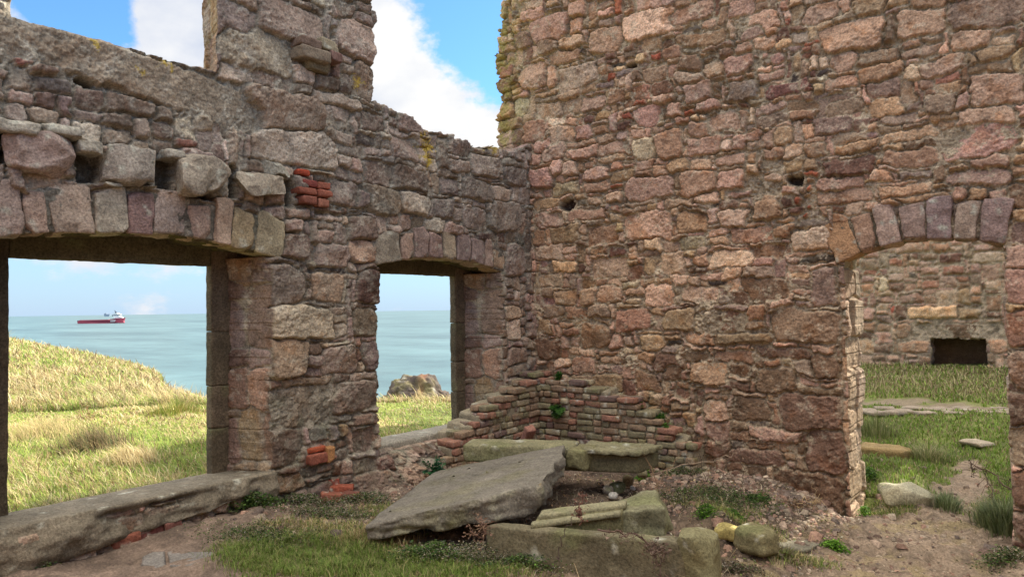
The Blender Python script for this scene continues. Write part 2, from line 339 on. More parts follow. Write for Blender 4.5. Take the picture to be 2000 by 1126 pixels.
def grid_wall(name, P, u0, u1, v0, v1, du, stones, seed, solid, T, mat, splay=None, jstones=None, jcol=None, top_noise=.012, K=36, bulge=None, **kw):
    """P(u, v, n) -> world.  solid(u,v) > 0 where there is masonry.  Every open edge is carried back T metres as a relief of its own."""
    us = np.arange(u0, u1 + du / 2, du); vs = np.arange(v0, v1 + du / 2, du)
    U, V = np.meshgrid(us, vs)
    h, c, d = relief(U, V, stones, seed, du, **kw)
    if bulge is not None: h = h + bulge(U, V)
    g0 = solid(U, V); tn = top_noise(U, V) if callable(top_noise) else top_noise
    g = g0 + tn * tl(1, U, V, 1.3) * (np.abs(g0) < .2)
    e = .004
    gu = (solid(U + e, V) - solid(U - e, V)) / (2 * e); gv = (solid(U, V + e) - solid(U, V - e)) / (2 * e)
    gn = np.sqrt(gu * gu + gv * gv) + 1e-6; gu, gv = gu / gn, gv / gn
    near = np.abs(g) < du * .75
    Us = np.where(near, U - g * gu, U); Vs = np.where(near, V - g * gv, V)
    nv_, nu_ = U.shape
    inside = g > -du * .75 * .999
    q = inside[:-1, :-1] & inside[1:, :-1] & inside[:-1, 1:] & inside[1:, 1:]
    gm = (g[:-1, :-1] + g[1:, :-1] + g[:-1, 1:] + g[1:, 1:]) / 4; q &= gm > -.0005
    I = np.arange(nv_ * nu_).reshape(nv_, nu_)
    quads = np.stack([I[:-1, :-1][q], I[:-1, 1:][q], I[1:, 1:][q], I[1:, :-1][q]], 1)
    # round the arris a little
    ed = np.clip(g / .022, 0, 1); h = h - .012 * (1 - ed) ** 2 * (g < .03)
    verts = P(Us.ravel(), Vs.ravel(), h.ravel()); cols = c.reshape(-1, 3)
    # boundary edges
    E = np.concatenate([quads[:, [0, 1]], quads[:, [1, 2]], quads[:, [2, 3]], quads[:, [3, 0]]])
    key = np.minimum(E[:, 0], E[:, 1]).astype(np.int64) * (nv_ * nu_) + np.maximum(E[:, 0], E[:, 1])
    uq, inv, cnt = np.unique(key, return_inverse=True, return_counts=True)
    B = E[cnt[inv] == 1]
    bv, binv = np.unique(B.ravel(), return_inverse=True); B = binv.reshape(-1, 2)
    bu, bvv, bh = Us.ravel()[bv], Vs.ravel()[bv], h.ravel()[bv]
    nuu, nvv = gu.ravel()[bv], gv.ravel()[bv]
    # smooth the edge directions
    for _ in range(2):
        su = nuu.copy(); sv = nvv.copy()
        np.add.at(su, B[:, 0], nuu[B[:, 1]]); np.add.at(su, B[:, 1], nuu[B[:, 0]])
        np.add.at(sv, B[:, 0], nvv[B[:, 1]]); np.add.at(sv, B[:, 1], nvv[B[:, 0]])
        L = np.sqrt(su * su + sv * sv) + 1e-6; nuu, nvv = su / L, sv / L
    p = np.where(np.abs(nuu) > .7, bvv, bu)
    S = (np.linspace(0, 1, K + 1)[1:]) * T
    PP, SS = np.meshgrid(p, S)          # K x nb
    # relief of the reveal, read from a packed strip
    jr = np.arange(min(p.min(), 0) - .1, p.max() + .2, .01); js = np.arange(-.05, T + .1, .01)
    JU, JV = np.meshgrid(jr, js)
    jst = jstones if jstones is not None else pack(jr[0], jr[-1], -.05, T + .1, [], seed + 5, (.18, .45), (.14, .4), PAL_L)
    jh, jc, _ = relief(JU, JV, jst, seed + 9, .01, gap=.005, rnd=.02, rough=.9, warp=.6)
    xi = np.clip(((PP - jr[0]) / .01).astype(int), 0, len(jr) - 1); yi = np.clip(((SS + .05) / .01).astype(int), 0, len(js) - 1)
    hh = jh[yi, xi] * .55 * sstep(SS, 0, .04); cc = jc[yi, xi]
    if jcol is not None: cc = jcol(PP, SS, cc, nuu[None, :] + 0 * PP, nvv[None, :] + 0 * PP)
    sp = splay(bu, bvv, nuu, nvv)[None, :] if splay is not None else 0
    off = sp * (SS / T) - hh             # along +n = into the masonry
    uu = bu[None, :] + nuu[None, :] * off; vv = bvv[None, :] + nvv[None, :] * off
    bm_ = float(np.median(bh)); nn = (bh[None, :] - bm_) * np.exp(-SS / .035) + bm_ * (1 - SS / T) - SS
    ev = P(uu.ravel(), vv.ravel(), nn.ravel()); nb = len(bv)
    base = len(verts)
    rows = np.concatenate([bv[None, :], base + np.arange(K * nb).reshape(K, nb)])
    a, b = B[:, 0], B[:, 1]
    fq = [np.stack([rows[k][b], rows[k][a], rows[k + 1][a], rows[k + 1][b]], 1) for k in range(K)]
    verts = np.concatenate([verts, ev]); cols = np.concatenate([cols, cc.reshape(-1, 3)]); quads = np.concatenate([quads] + fq)
    used = np.unique(quads); rm = np.full(len(verts), -1, np.int64); rm[used] = np.arange(len(used))
    return verts[used], rm[quads], cols[used]

# ---- the two near walls
PL = lambda u, v, n: np.stack([-5.0 + n, u, v], 1)                 # left wall faces +x, u = y
PR = lambda u, v, n: np.stack([u, 6.92 - n, v], 1)                 # right wall faces -y, u = x
def arch1(u): return 2.215 - .105 * ((u - 2.40) / 1.0) ** 2
def arch2(u): return 2.19 - .095 * ((u - 5.38) / .9) ** 2
def arch3(u): return 2.205 - .12 * ((u + .86) / .62) ** 2
def box_out(u, v, a, b, lo, topf): return np.maximum(np.maximum(a - u, u - b), np.maximum(lo - v, (v - topf(u)) * .98))
W1 = (1.42, 3.36); W2 = (4.486, 6.36); SILL = .36
def interp(u, pts): return np.interp(u, [p[0] for p in pts], [p[1] for p in pts])
sky_px = [(735, 190), (738, 203), (760, 209), (790, 222), (812, 232), (828, 250), (842, 256), (870, 262), (900, 272), (925, 281), (950, 287), (975, 290), (1000, 294), (1035, 284)]
SKY = [(onx(x, y, -5.0).y, onx(x, y, -5.0).z) for x, y in sky_px]
SKY += [(7.2, SKY[-1][1])]
def solid_left(u, v):
    low = np.where(u < 4.47, 3.475, interp(u, SKY))
    s = low - v
    s = np.maximum(s, np.minimum(u - 2.90, 4.465 - u))       # the pier that still stands between the upper windows
    s = np.maximum(s, 1.56 - u)
    s = np.minimum(s, 6.2 - v)
    s = np.minimum(s, box_out(u, v, W1[0], W1[1], SILL - .03, arch1))
    s = np.minimum(s, box_out(u, v, W2[0], W2[1], SILL - .03, arch2))
    return s
edge_px = [(984, 0), (976, 30), (972, 70), (967, 110), (967, 135), (974, 160), (978, 185), (976, 215), (969, 245), (970, 265), (974, 290)]
EDG = sorted([(ony(x, y, 6.92).z, ony(x, y, 6.92).x) for x, y in edge_px]); EDG = [(-1, EDG[0][1])] + EDG + [(7.5, EDG[-1][1] + .25)]
DOOR = (-1.53, -.335)
def solid_right(u, v):
    s = u - interp(v, EDG)
    s = np.minimum(s, 7.4 - v)
    s = np.minimum(s, box_out(u, v, DOOR[0], DOOR[1], -1.0, arch3))
    return s
def arch_zone(a, b, f, hgt, n):
    us = np.linspace(a, b, n + 1)
    return [((us[i] + us[i + 1]) / 2, f((us[i] + us[i + 1]) / 2) + hgt / 2 - .01, (us[1] - us[0]) / 2 + .01, hgt / 2, 'V') for i in range(n)]
# left wall stones
fl = traced(['L1', 'L4', 'L8'], 'x')
fl += [(2.35, 3.31, .98, .16, 'o')]                                  # the long worn sill slab of the upper window
fl += arch_zone(1.3, 3.48, arch1, .30, 12) + arch_zone(4.47, 6.42, arch2, .27, 12)
for (a_, b_, c_, d_) in [(147, 282, 206, 352), (303, 300, 343, 368), (450, 320, 470, 386), (0, 250, 14, 320), (556, 345, 580, 400), (212, 352, 300, 362), (345, 376, 440, 386)]:
    p_, q_ = onx(a_, (b_ + d_) / 2, -5.0), onx(c_, (b_ + d_) / 2, -5.0); t_, s_ = onx((a_ + c_) / 2, b_, -5.0), onx((a_ + c_) / 2, d_, -5.0)
    fl.append(((p_.y + q_.y) / 2, (t_.z + s_.z) / 2, (q_.y - p_.y) / 2, (t_.z - s_.z) / 2, 'H'))
sl = pack(.6, 7.0, -.3, 6.3, fl, 21, (.15, .50), (.085, .26), PAL_L)
fr_ = [s for s in traced(['R1', 'R2', 'R3', 'R6'], 'y')]
fr_ += arch_zone(-1.6, -.30, arch3, .33, 10)
for k, (z, hh, w) in enumerate([(-.12, .13, .2), (.18, .14, .13), (.5, .16, .2), (.82, .13, .14), (1.12, .15, .19), (1.45, .15, .14), (1.78, .15, .2)]):
    fr_.append((DOOR[1] + w, z, w, hh, 'b' if k % 2 else 'u'))
sr = pack(-5.9, 3.0, -.5, 7.5, fr_, 33, (.13, .5), (.07, .22), PAL_R)

def tint_left(U, V, c, h):
    # grey lichen crust, bolder high up and to the left; yellow spots by the broken top
    li = sstep(tl(0, U, V, 1.6, .13, .57) + .5 * tl(1, U, V, 5.0), -.0 + .2, 1.7)[..., None]
    c = c * (1 - .30 * li) + lin((172, 166, 148)).astype(F32) * .30 * li
    grey = (.30 * sstep(V, 1.2, 3.2) + .08)[..., None]; lum = c.mean(axis=2, keepdims=True)
    c = c * (1 - grey) + lum * np.array([1.03, 1.0, .93], F32) * grey
    dk = sstep(tl(1, U, V, 2.4, .4, .9), .3, 1.8)[..., None]; c = c * (1 - .22 * dk)
    mm = (h < -.02)[..., None] * .35; c = c * (1 - mm) + lin((128, 120, 106)).astype(F32) * mm
    for (x, y, r_) in [(835, 285, .10), (836, 305, .09), (838, 318, .05), (833, 262, .05), (962, 288, .09), (700, 160, .05), (185, 82, .03), (325, 123, .04), (275, 140, .03)]:
        p = onx(x, y, -5.0); dd = np.sqrt((U - p.y) ** 2 + (V - p.z) ** 2)
        m = sstep(-dd / r_ + .45 * tl(0, U, V, .5), -1.05, -.45)[..., None] * .8
        c = c * (1 - m) + lin((188, 158, 40)).astype(F32) * m
    lowdk = sstep(tl(0, U, V, 2.2, .9, .2) - V * 1.3, -.6, .7)[..., None] * .3; c = c * (1 - lowdk * np.array([.6, .45, .6], F32))  # darker and slightly greener towards the foot
    return c * np.array([.97, .98, .95], F32)
def tint_right(U, V, c, h):
    c = c * np.array([1.10, 1.02, .92], F32)
    ms = (sstep(U, -4.98, -5.4) * sstep(V, 3.2, 3.8) * sstep(tl(0, U, V, 1.2, .2, .2), -1.2, .9))[..., None]
    c = c * (1 - .75 * ms) + lin((150, 138, 62)).astype(F32) * .75 * ms
    lowdk = sstep(1.1 - V + .35 * tl(1, U, V, 3.0), 0, 1.4)[..., None]  # colour darkens towards the foot of the wall
    c = c * (1 - lowdk * np.array([.16, .16, .2], F32))
    gr = (sstep(1.3 - V, 0, 1.3) * sstep(-2.2 - U, 0, 1.5) * sstep(tl(0, U, V, 1.4, .6, .3), 0, 1.6))[..., None] * .6
    return c * (1 - gr) + lin((112, 118, 62)).astype(F32) * gr
def smear_r(U, V):
    a = sstep(tl(1, U, V, 4.0, .25, .65) + .5 * tl(0, U, V, 1.5, .1, .4), .1, 1.3) * sstep(2.3 - V, 0, .8) * sstep(-1.9 - U, 0, .4)
    return a * 1.25
def smear_l(U, V):
    return sstep(tl(1, U, V, 3.0, .45, .15), .6, 1.8) * .5 * sstep(V, 2.2, 2.8)
def bulge_left(U, V):
    # broken bank of rubble under the small window, falling into the room
    m = sstep(U, 4.35, 4.75)
    a = np.clip(SILL - .02 - V, 0, .6); return m * a * (1.15 + .12 * tl(0, U, V, 1.3)) + m * (.05 * sstep(SILL - V, 0, .1)) * tl(0, U, V, .8) * .5
def splay_left(u, v, nu, nv):
    s = np.zeros_like(u)
    s = np.where((v > 3.5) & (nu > .5) & (u < 3.2), .17, s)
    s = np.where((v < 2.3) & (v > .33) & (np.abs(nu) > .7) & (u > 2.8) & (u < 3.6) & (nu > 0), -.16, s)
    s = np.where((v < 2.3) & (v > .33) & (np.abs(nu) > .7) & (u > 6.0) & (nu > 0), -.24, s)
    return s
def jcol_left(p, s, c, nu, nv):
    soff = sstep(nv, .5, .8)[..., None]                              # undersides coloured much darker, mottled brown and olive
    mottle = sstep(tl(0, p, s, .8), -.4, 1.6)[..., None]
    dark = lin((74, 68, 50)).astype(F32) * (1 - mottle) + lin((98, 96, 48)).astype(F32) * mottle
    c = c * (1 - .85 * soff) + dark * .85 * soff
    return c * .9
TOPN = lambda u, v: np.where((v > 3.3) & (u > 4.3), .012, .0016)
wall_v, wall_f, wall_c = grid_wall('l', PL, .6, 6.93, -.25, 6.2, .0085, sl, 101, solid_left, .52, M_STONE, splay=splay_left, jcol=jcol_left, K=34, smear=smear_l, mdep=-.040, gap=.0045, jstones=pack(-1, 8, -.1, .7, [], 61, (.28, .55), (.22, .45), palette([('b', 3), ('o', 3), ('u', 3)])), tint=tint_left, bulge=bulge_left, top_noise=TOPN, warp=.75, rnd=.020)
left_wall = link_mesh('ruined_wall', wall_v, wall_f, M_STONE, None, wall_c,
    label='long ruined seaward wall on the left with two arched window openings and a broken top', cat='ruined wall')
JD = []
_z = -.45
for _k, _h in enumerate([.30, .29, .33, .22, .35, .30, .36, .28, .30, .3]):
    _s = (.34, .52, .24, .40)[_k % 4]; _m = 'o' if _k % 2 else 'p'
    JD += [(_z + _h / 2, _s / 2 - .03, _h / 2 - .006, _s / 2 + .02, _m), (_z + _h / 2, (_s + .7) / 2, _h / 2 - .01, (.7 - _s) / 2, 'w')]; _z += _h
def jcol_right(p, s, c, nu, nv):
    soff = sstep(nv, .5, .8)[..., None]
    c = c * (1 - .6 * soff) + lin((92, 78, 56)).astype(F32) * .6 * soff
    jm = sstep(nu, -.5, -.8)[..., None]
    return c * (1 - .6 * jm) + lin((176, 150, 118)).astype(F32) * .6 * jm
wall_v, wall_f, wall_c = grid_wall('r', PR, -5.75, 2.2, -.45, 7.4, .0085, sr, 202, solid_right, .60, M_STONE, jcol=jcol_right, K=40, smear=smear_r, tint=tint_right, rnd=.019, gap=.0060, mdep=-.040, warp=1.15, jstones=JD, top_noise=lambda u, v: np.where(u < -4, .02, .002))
right_wall = link_mesh('ruined_wall', wall_v, wall_f, M_STONE, None, wall_c,
    label='tall pink granite rubble wall on the right with an arched doorway', cat='ruined wall')
# plain cores behind the faces (outer faces of the walls)
def slab_quad(name, pts, mat, parent, col=(.2, .16, .13), n=60):
    a, b, c, d = [np.array(p, float) for p in pts]
    s, t = np.meshgrid(np.linspace(0, 1, n), np.linspace(0, 1, n))
    P_ = (a * (1 - s)[..., None] + b * s[..., None]) * (1 - t)[..., None] + (d * (1 - s)[..., None] + c * s[..., None]) * t[..., None]
    P_ = P_.reshape(-1, 3); I = np.arange(n * n).reshape(n, n)
    f = np.stack([I[:-1, :-1].ravel(), I[:-1, 1:].ravel(), I[1:, 1:].ravel(), I[1:, :-1].ravel()], 1)
    cc = np.tile(np.array(col, F32), (n * n, 1)) * (1 + .3 * vn(P_[:, 0] * 3, P_[:, 1] * 3, P_[:, 2] * 5))[:, None]
    return link_mesh(name, P_, f, mat, parent, cc)
# ------------------------------------------------------------------ solid stone pieces
class Bag:
    def __init__(s): s.v = []; s.f = []; s.c = []; s.n = 0
    def add(s, v, f, c):
        v = np.asarray(v, F32); s.v.append(v); s.f.append(np.asarray(f) + s.n); s.n += len(v)
        s.c.append(np.broadcast_to(np.asarray(c, F32), (len(v), 3)))
    def link(s, name, mat, parent=None, **kw):
        v = np.concatenate(s.v)
        if parent is not None and parent.type == 'EMPTY': v = local(parent, v)
        return link_mesh(name, v, np.concatenate(s.f), mat, parent, np.concatenate(s.c), **kw)
_lat = {}
def lattice(nx, ny, nz):
    k = (nx, ny, nz)
    if k in _lat: return _lat[k]
    pts = {}; out = []; F = []
    def vid(a, b, c):
        t = (a, b, c)
        if t not in pts: pts[t] = len(out); out.append(t)
        return pts[t]
    N = (nx, ny, nz)
    for ax in range(3):
        i, j = (ax + 1) % 3, (ax + 2) % 3
        for side in (0, N[ax]):
            for a in range(N[i]):
                for b in range(N[j]):
                    q = []
                    for (da, db) in ((0, 0), (1, 0), (1, 1), (0, 1)):
                        t = [0, 0, 0]; t[ax] = side; t[i] = a + da; t[j] = b + db; q.append(vid(*t))
                    F.append(q if side else q[::-1])
    _lat[k] = (np.array(out, F32) / np.array(N, F32) * 2 - 1, np.array(F)); return _lat[k]
def rbox(c8, sub=.02, r=.012, rough=.004, freq=14, seed=0, big=0.0, bf=4.0):
    """rounded, weathered block from 8 corners, ordered (x-,y-,z-),(x+,y-,z-),(x+,y+,z-),(x-,y+,z-) and the same at z+"""
    c8 = np.array([list(q) for q in c8], F32)
    def D(a, b): return float(np.linalg.norm(c8[a] - c8[b]))
    dx = (D(0, 1) + D(3, 2) + D(4, 5) + D(7, 6)) / 4; dy = (D(0, 3) + D(1, 2) + D(4, 7) + D(5, 6)) / 4; dz = (D(0, 4) + D(1, 5) + D(2, 6) + D(3, 7)) / 4
    n = [int(np.clip(round(q / sub), 3, 90)) for q in (dx, dy, dz)]
    p, F = lattice(*n); H = np.array([dx, dy, dz], F32) / 2
    q = p * H; r = min(r, H.min() * .95)
    inn = np.clip(q, -(H - r), H - r); d = q - inn; L = np.linalg.norm(d, axis=1, keepdims=True)
    q = inn + d / np.maximum(L, 1e-6) * r * (L > 1e-6)
    s = q / H / 2 + .5; x, y, z = s[:, :1], s[:, 1:2], s[:, 2:]
    def lerp(a, b, t): return a * (1 - t) + b * t
    P_ = lerp(lerp(lerp(c8[0], c8[1], x), lerp(c8[3], c8[2], x), y), lerp(lerp(c8[4], c8[5], x), lerp(c8[7], c8[6], x), y), z)
    ctr = c8.mean(0); off = seed * 3.17
    nrm = P_ - ctr; nrm /= np.linalg.norm(nrm, axis=1, keepdims=True) + 1e-6
    Q = P_ + off
    dv = np.stack([fbm3(Q + 11 * k, freq, 3, seed + k) for k in range(3)], 1)
    P_ = P_ + dv * rough * 2
    if big:
        P_ = P_ + nrm * (fbm3(Q, bf, 3, seed + 9)[:, None]) * big
        # broken facets: fold the surface back along a few random planes
        g = np.random.default_rng(seed + 77); R0 = float(H.min())
        for _ in range(7):
            n_ = g.normal(0, 1, 3); n_ /= np.linalg.norm(n_); s_ = (P_ - ctr) @ n_.astype(F32); mx_ = s_.max(); cut = mx_ - big * g.uniform(.4, 1.5)
            ov = np.maximum(s_ - cut, 0); P_ = P_ - np.outer(ov * .8, n_).astype(F32)
    return P_, F
def obox(ctr, size, yaw=0, tilt=(0, 0), jit=0, seed=0):
    g = np.random.default_rng(seed + 5)
    h = np.array(size) / 2; pts = []
    for z in (-1, 1):
        for (x, y) in ((-1, -1), (1, -1), (1, 1), (-1, 1)): pts.append(np.array([x, y, z]) * h * (1 + g.uniform(-jit, jit, 3)))
    M = Matrix.Rotation(yaw, 3, 'Z') @ Matrix.Rotation(tilt[0], 3, 'X') @ Matrix.Rotation(tilt[1], 3, 'Y')
    return [np.array(M @ Vector(q)) + np.array(ctr) for q in pts]
def stain(v, base, seed=0, var=.22, moss=0, mosscol=(116, 118, 78), lich=0, f=5.0, up=None):
    b = lin(base).astype(F32)[None, :] * np.exp(var * fbm3(v + seed, f, 4, seed))[:, None]
    if moss:
        m = sstep(fbm3(v + 3, f * .8, 4, seed + 21) + moss - .5, -.1, .35)[:, None] * .62
        b = b * (1 - m) + lin(mosscol).astype(F32) * m
    if lich:
        m = sstep(fbm3(v + 9, f * 2.2, 3, seed + 31), .38 - lich * .3, .62)[:, None] * .8
        b = b * (1 - m) + lin((186, 184, 166)).astype(F32) * m
    return np.clip(b, .01, .85)
def piece(name, c8, base, parent=None, mat=None, seed=0, sub=.02, r=.015, rough=.004, freq=14, big=0, bf=4, moss=0, lich=0, var=.22, f=5, **kw):
    v, fc = rbox(c8, sub, r, rough, freq, seed, big, bf); c = stain(v, base, seed, var, moss, lich=lich, f=f)
    if parent is not None and parent.type == 'EMPTY': v = local(parent, v)
    return link_mesh(name, v, fc, mat or M_SLAB, parent, c, **kw)

# ---- voussoirs, set in the recess left for them
def voussoirs(P, f, du_edges, hgt, cols, parent, front=.006, back=.22, seed=0, fan=.16, uc=0):
    for i in range(len(du_edges)):
        a, b = du_edges[i]; hh = hgt * (1 + .12 * math.sin(seed + i * 2.7))
        def tp(u): return (u + (u - uc) * fan * hh, f(u) + hh)
        g_ = .002; fr = front + .012 * math.sin(i * 1.9 + seed); dz = -.012 + .008 * math.sin(i * 3.1)
        lo = [(a + g_, f(a) + dz), (b - g_, f(b) + dz)]; hi = [tp(b - g_), tp(a + g_)]
        def w(uv, n): return P(np.array([uv[0]]), np.array([uv[1]]), np.array([n]))[0]
        gj = np.random.default_rng(seed * 31 + i); lo = [(q[0] + gj.normal(0, .006), q[1] + gj.normal(0, .005)) for q in lo]; hi = [(q[0] + gj.normal(0, .008), q[1] + gj.normal(0, .014)) for q in hi]
        c8 = [w(lo[0], fr), w(lo[1], fr), w(lo[1], -back), w(lo[0], -back), w(hi[1], fr), w(hi[0], fr), w(hi[0], -back), w(hi[1], -back)]
        piece('voussoir', c8, tuple(np.array(cols[i % len(cols)]) * .6 + np.array((164, 144, 124)) * .4), parent, M_STONE, seed * 50 + i, sub=.012, r=.013, rough=.0075, freq=11, big=.022, bf=6, var=.34, lich=.25 if i % 3 else .5, f=6)
def px_edges(lst, plane, y):
    return [(onx(a, y, -5.0).y, onx(b, y, -5.0).y) if plane == 'x' else (ony(a, y, 6.92).x, ony(b, y, 6.92).x) for a, b in lst]
e1 = px_edges([(-60, 48), (50, 97), (100, 187), (190, 250), (254, 300), (303, 365), (369, 415), (418, 450), (453, 498), (500, 552)], 'x', 450)
voussoirs(PL, arch1, e1, .295, [(150, 132, 124), (156, 132, 118), (172, 154, 136), (168, 164, 146), (124, 96, 96), (172, 156, 146), (158, 132, 118), (176, 150, 128), (158, 142, 104), (164, 156, 122)], left_wall, seed=1, uc=2.4)
e2 = px_edges([(733, 783), (785, 811), (813, 838), (840, 865), (867, 892), (894, 918), (920, 944), (946, 960), (962, 984)], 'x', 500)
voussoirs(PL, arch2, e2, .265, [(140, 136, 120), (162, 134, 118), (146, 124, 118), (148, 122, 116), (166, 152, 126), (142, 124, 122), (138, 120, 118), (152, 128, 116), (158, 132, 104)], left_wall, seed=2, uc=5.38)
e3 = px_edges([(1632, 1676), (1679, 1714), (1717, 1758), (1765, 1809), (1811, 1858), (1862, 1904), (1907, 1962)], 'y', 470)
voussoirs(PR, arch3, e3, .325, [(172, 120, 76), (164, 122, 96), (170, 140, 126), (138, 112, 104), (134, 110, 112), (150, 128, 112), (144, 116, 114)], right_wall, seed=3, uc=-.86, fan=.5, back=.3)

# ---- corbels and ledge stones on the left wall
def onwall(x0, y0, x1, y1, out, inn=.12, seed=0):
    a = onx(x0, (y0 + y1) / 2, -5.0); b = onx(x1, (y0 + y1) / 2, -5.0); t = onx((x0 + x1) / 2, y0, -5.0).z; bt = onx((x0 + x1) / 2, y1, -5.0).z
    k = 1 - out / 5.0 * .5
    yc = (a.y + b.y) / 2 * k; hy = (b.y - a.y) / 2 * k * 1.05; zc = 1.65 + ((t + bt) / 2 - 1.65) * k; hz_ = (t - bt) / 2 * k
    g = np.random.default_rng(seed); pts = []
    for z in (-1, 1):
        for (x, y) in ((-inn, -1), (out, -1), (out, 1), (-inn, 1)):
            j = g.uniform(.80, 1.06, 2); pts.append(np.array([-5.0 + x * (g.uniform(.85, 1.1)), yc + y * hy * j[0], zc + z * hz_ * j[1]]))
    return pts
for k, (b, o, c, m) in enumerate([((14, 264, 146, 336), .10, (158, 138, 126), .0), ((208, 288, 306, 356), .10, (156, 146, 132), .1), ((341, 302, 450, 381), .14, (156, 144, 126), .15), ((468, 334, 557, 390), .10, (150, 138, 120), .1), ((520, 317, 575, 344), .06, (156, 150, 134), .1)]):
    piece('corbel_stone', onwall(*b, o, seed=k), c, left_wall, M_STONE, 300 + k, sub=.010, r=.018, rough=.016, freq=9, big=.065, bf=5, var=.3, lich=.55, f=7)
for k, (b, o) in enumerate([((-20, 236, 80, 262), .12), ((82, 244, 155, 270), .10), ((150, 275, 200, 300), .07), ((318, 292, 358, 312), .08), ((590, 330, 650, 336), .03), ((200, 356, 240, 363), .07), ((280, 358, 306, 365), .07)]):
    piece('ledge_stone', onwall(*b, o, seed=20 + k), (158, 150, 134), left_wall, M_STONE, 320 + k, sub=.012, r=.02, rough=.008, freq=12, big=.012, bf=8, var=.3, lich=.5)
# bricks hanging on the pier, and the two nests of red brick
BR = (150, 92, 70)
for k, (b, o, c) in enumerate([((583, 78, 625, 96), .12, (128, 108, 94)), ((583, 96, 635, 119), .14, (136, 122, 104)), ((638, 102, 662, 124), .13, (126, 98, 88)), ((622, 80, 655, 102), .10, (150, 138, 114)), ((583, 69, 596, 79), .08, (176, 168, 150)), ((600, 119, 640, 140), .07, (120, 108, 84)),
                               ((585, 366, 618, 380), .04, (150, 92, 74)), ((620, 356, 644, 370), .05, (150, 92, 74)), ((620, 371, 648, 385), .055, (150, 92, 74)), ((588, 381, 620, 398), .05, (142, 90, 74)), ((622, 387, 642, 404), .05, (154, 104, 84)), ((580, 330, 604, 342), .03, (170, 80, 58)), ((585, 350, 618, 363), .03, (132, 70, 62)),
                               ((600, 872, 636, 884), .03, (176, 92, 62)), ((602, 884, 637, 905), .05, (150, 92, 74)), ((637, 870, 652, 902), .05, (176, 128, 84)), ((608, 892, 660, 900), .02, (150, 110, 90))]):
    piece('brick', onwall(*b, o, seed=50 + k), c, left_wall, M_BRICK, 400 + k, sub=.012, r=.010, rough=.004, freq=16, big=.006, bf=9, var=.25, lich=.15)

# ---- dressed frames round the two openings (outer face), and the sills
def frame(u0, u1, seed):
    tp = 2.03; x0, x1 = -5.43, -5.52
    def bx(a, b, lo, hi, s, c=(88, 76, 60)):
        c8 = [(x1, a, lo), (x0, a, lo), (x0, b, lo), (x1, b, lo), (x1, a, hi), (x0, a, hi), (x0, b, hi), (x1, b, hi)]
        piece('window_frame', c8, c, left_wall, M_STONE, s, sub=.018, r=.007, rough=.004, var=.4, moss=.2, f=4)
    bx(u0 - .22, u0, SILL - .05, tp + .22, seed); bx(u0 + .001, u1 - .001, tp, tp + .24, seed + 1, (92, 84, 62))
    zs = [SILL - .04, .72, 1.06, 1.5, tp + .22]
    for k in range(4): bx(u1, u1 + .30, zs[k], zs[k + 1] - .0006, seed + 2 + k, (104, 90, 72) if k % 2 else (96, 84, 66))
frame(1.686, 3.087, 500); frame(4.62, 6.02, 520)
# big window's sill: one long rough block, its top worn smooth
def sillblock(pts_top, seed):
    pass
sy0, sy1 = 1.0, 3.40
c8 = [(-5.50, sy0, -.02), (-4.93, sy0, .04), (-4.97, sy1, .10), (-5.50, sy1, .02), (-5.52, sy0, .365), (-4.985, sy0, .395), (-4.99, sy1, .385), (-5.52, sy1, .355)]
v, fc = rbox(c8, .016, .02, .003, 14, 77)
side = sstep(v[:, 0], -5.03, -4.99) * sstep(.37 - v[:, 2], 0, .04)
v[:, 0] += side * (fbm3(v, 3.2, 4, 5) * .11 + fbm3(v * np.array([1, 1, 2.4], F32), 11, 4, 6) * .035) - sstep(.22 - v[:, 2], 0, .2) * side * .07
lowc = np.interp(v[:, 1], [1.0, 1.5, 1.9, 2.3, 2.8, 3.1, 3.4], [.05, .08, .12, .16, .22, .26, .12])
v[:, 2] = np.where(v[:, 2] < lowc, lowc + (v[:, 2] - lowc) * .15, v[:, 2])
sc = stain(v, (124, 114, 96), 77, .38, .0, lich=.05, f=5)
link_mesh('window_sill', v, fc, M_STONE, left_wall, sc)
c8 = [(-5.50, 4.35, .12), (-5.05, 4.35, .12), (-5.08, 6.3, .12), (-5.50, 6.3, .12), (-5.52, 4.35, .372), (-5.10, 4.35, .385), (-5.14, 6.3, .38), (-5.52, 6.3, .362)]
piece('window_sill', c8, (146, 138, 122), left_wall, M_STONE, 78, sub=.018, r=.02, rough=.005, big=.008, lich=.2)

